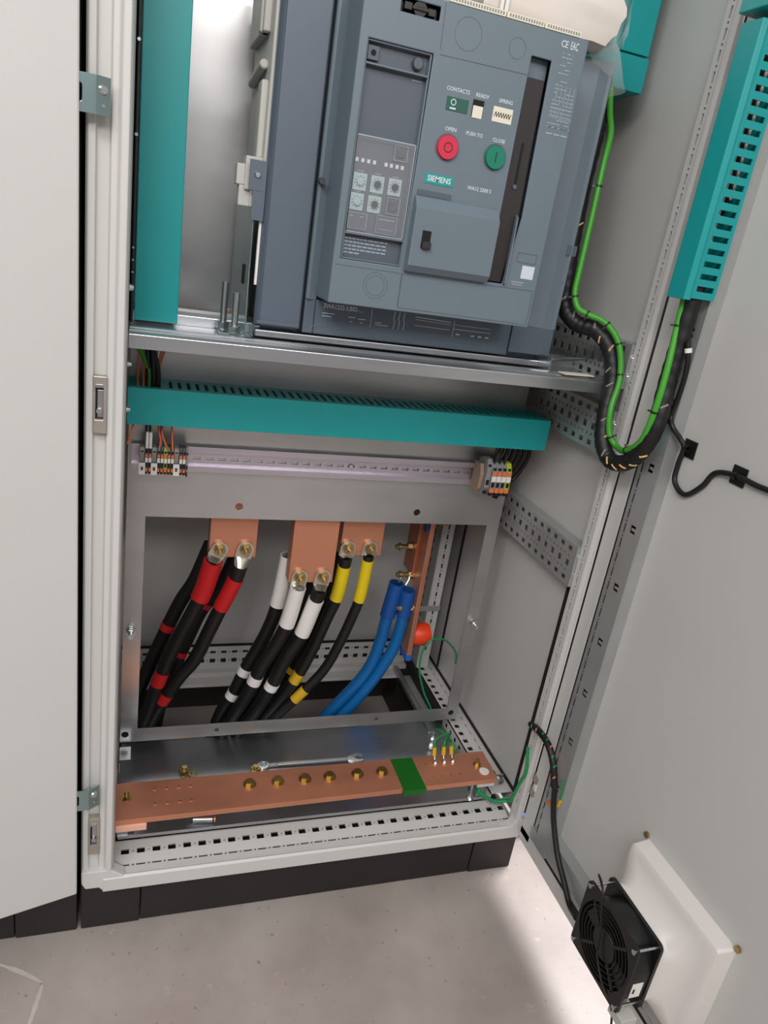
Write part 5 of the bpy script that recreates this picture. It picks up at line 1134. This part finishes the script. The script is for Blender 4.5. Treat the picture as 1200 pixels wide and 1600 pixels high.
def rsq(h, r_, cy, cz, n=6):
    out = []
    for q, (sy, sz) in enumerate(((1, 1), (-1, 1), (-1, -1), (1, -1))):
        for k in range(n):
            a = PI / 2 * q + PI / 2 * k / (n - 1); out.append((cy + sy * (h - r_) + r_ * math.cos(a), cz + sz * (h - r_) + r_ * math.sin(a)))
    return out
frame = B()
for (xa, xb) in ((0.7015, 0.7055), (0.7370, 0.7420)): frame.sheet(rsq(fs, 0.008, fyc, fzc), [circ(fyc, fzc, rO, 48)], 0, xa, xb)
frame.ring((0.7050, fyc, fzc), (1, 0, 0), rO, rO + 0.0025, 0.0325, 48)
FR = frame.build('fan_frame', 'black', FF, smooth=35)
b = B()
for rr_ in (0.050, 0.043, 0.036, 0.029): b.ring((0.7020, fyc, fzc), (1, 0, 0), rr_ - 0.0007, rr_ + 0.0007, 0.0015, 40)
for k in range(4):
    a = PI / 4 + k * PI / 2; u = Vector((0, math.cos(a), math.sin(a))); b.obox(Vector((0.7030, fyc, fzc)) + u * 0.040, u, (1, 0, 0), u.cross(Vector((1, 0, 0))), 0.017, 0.0015, 0.0022)
b.build('finger_guard', 'black', FF)
HB = B().cyl((0.7025, fyc, fzc), (0.738, fyc, fzc), 0.0235, 32).build('hub', 'black', FF, smooth=40, bevel=0.001)
for k in range(7):
    a = 2 * PI * k / 7; V = []; F = []
    for i in range(5):
        rr_ = 0.0225 + 0.0305 * i / 4
        for j in range(4):
            s = j / 3 - .5; an = a + s * 0.62 + i * 0.07
            for w in (0, 1): V.append((0.722 + s * 0.022 + w * 0.0015, fyc + rr_ * math.cos(an), fzc + rr_ * math.sin(an)))
    for i in range(4):
        for j in range(3):
            for w in (0, 1):
                q = lambda ii, jj: (ii * 4 + jj) * 2 + w
                F.append((q(i, j), q(i, j + 1), q(i + 1, j + 1), q(i + 1, j)))
    B().add(V, F).build('blade', 'black', FF, smooth=60)
for (sy, sz) in ((1, 1), (-1, 1), (-1, -1), (1, -1)):
    y, z = fyc + sy * 0.0525, fzc + sz * 0.0525
    B().cyl((0.7015, y, z), (0.6990, y, z), 0.0036, 14).cyl((0.7055, y, z), (0.7370, y, z), 0.0018, 10).build('screw', 'steel', FF, smooth=40)
B().box(0.713, 0.730, fyc - 0.0586, fyc - 0.0580, fzc - 0.030, fzc - 0.004).build('rating_label', 'label', FF)
B().box(0.716, 0.719, fyc - 0.0590, fyc - 0.0586, fzc - 0.022, fzc - 0.014).build('label_marks', 'ink', FF)
B().box(0.706, 0.736, fyc - 0.0580, fyc - 0.02, fzc - 0.032, fzc - 0.001).build('terminal_box', 'black', FF, bevel=0.001)
o = B().tube(cat([(0.722, -0.303, 0.312), (0.706, -0.310, 0.335), (0.695, -0.335, 0.338), (0.694, -0.345, 0.315), (0.6985, -0.352, 0.28), (0.6975, -0.360, 0.245), (0.6985, -0.385, 0.215), (0.706, -0.405, 0.195), (0.716, -0.410, 0.150), (0.730, -0.415, 0.100)]), 0.0016, 8).build('fan_lead', 'rubber', None, origin=(0.73, -0.41, 0.1), smooth=60)
tag(o, 'thin black lead looping over the front of the cooling fan', 'cable')
t = thing('terminal_clip', (0.72, -0.42, 0.180), 'small grey connector with wires below the cooling fan', 'connector')
B().box(0.706, 0.732, -0.428, -0.400, 0.1830, 0.1985).build('housing', 'moulded_grey', t, bevel=0.001)
for k in range(3): B().tube(cat([(0.712 + k * .006, -0.415, 0.184), (0.715 + k * .006, -0.418, 0.165), (0.722 + k * .006, -0.425, 0.140)]), 0.0018, 8).build('wire', ('tgrey', 'darkslot', 'moulded_grey')[k], t)
# small floor items: screws and crumbs
# blue protective strip behind the cabinet foot
o = B().box(0.815, 1.05, 0.075, 0.11, 0.0, 0.03).build('blue_tray_edge', 'bluetape', None, origin=(0.9, 0.09, 0.0)); tag(o, 'strip of blue material on the floor just behind the plinth corner', 'strip')
# scuff marks on the floor
for i, (pts, lab) in enumerate(((((-0.115, -0.035), (-0.080, -0.055), (-0.045, -0.080)), 'long pale scuff line on the floor at the lower left'), (((-0.045, -0.082), (-0.050, -0.11), (-0.058, -0.15)), 'short pale scuff branching down on the floor at the lower left'))):
    b = B()
    P = cat([(x, y, 0.0003) for x, y in pts], 6)
    V = []; F = []; r = random.Random(i + 2)
    for k, p in enumerate(P):
        d = (P[min(k + 1, len(P) - 1)] - P[max(k - 1, 0)]).normalized(); nn = Vector((-d.y, d.x, 0)); w = 0.003 * math.sin(PI * (k + .4) / len(P)) + r.uniform(0, 0.0012)
        V += [p + nn * w, p - nn * w]
    for k in range(len(P) - 1): F.append((2 * k, 2 * k + 1, 2 * k + 3, 2 * k + 2))
    b.add(V, F)
    o = b.build('floor_scuff', 'scuff', None, origin=(pts[0][0], pts[0][1], 0)); tag(o, lab, 'scuff')
for o in bpy.data.objects:
    if '_o' in o: del o['_o']
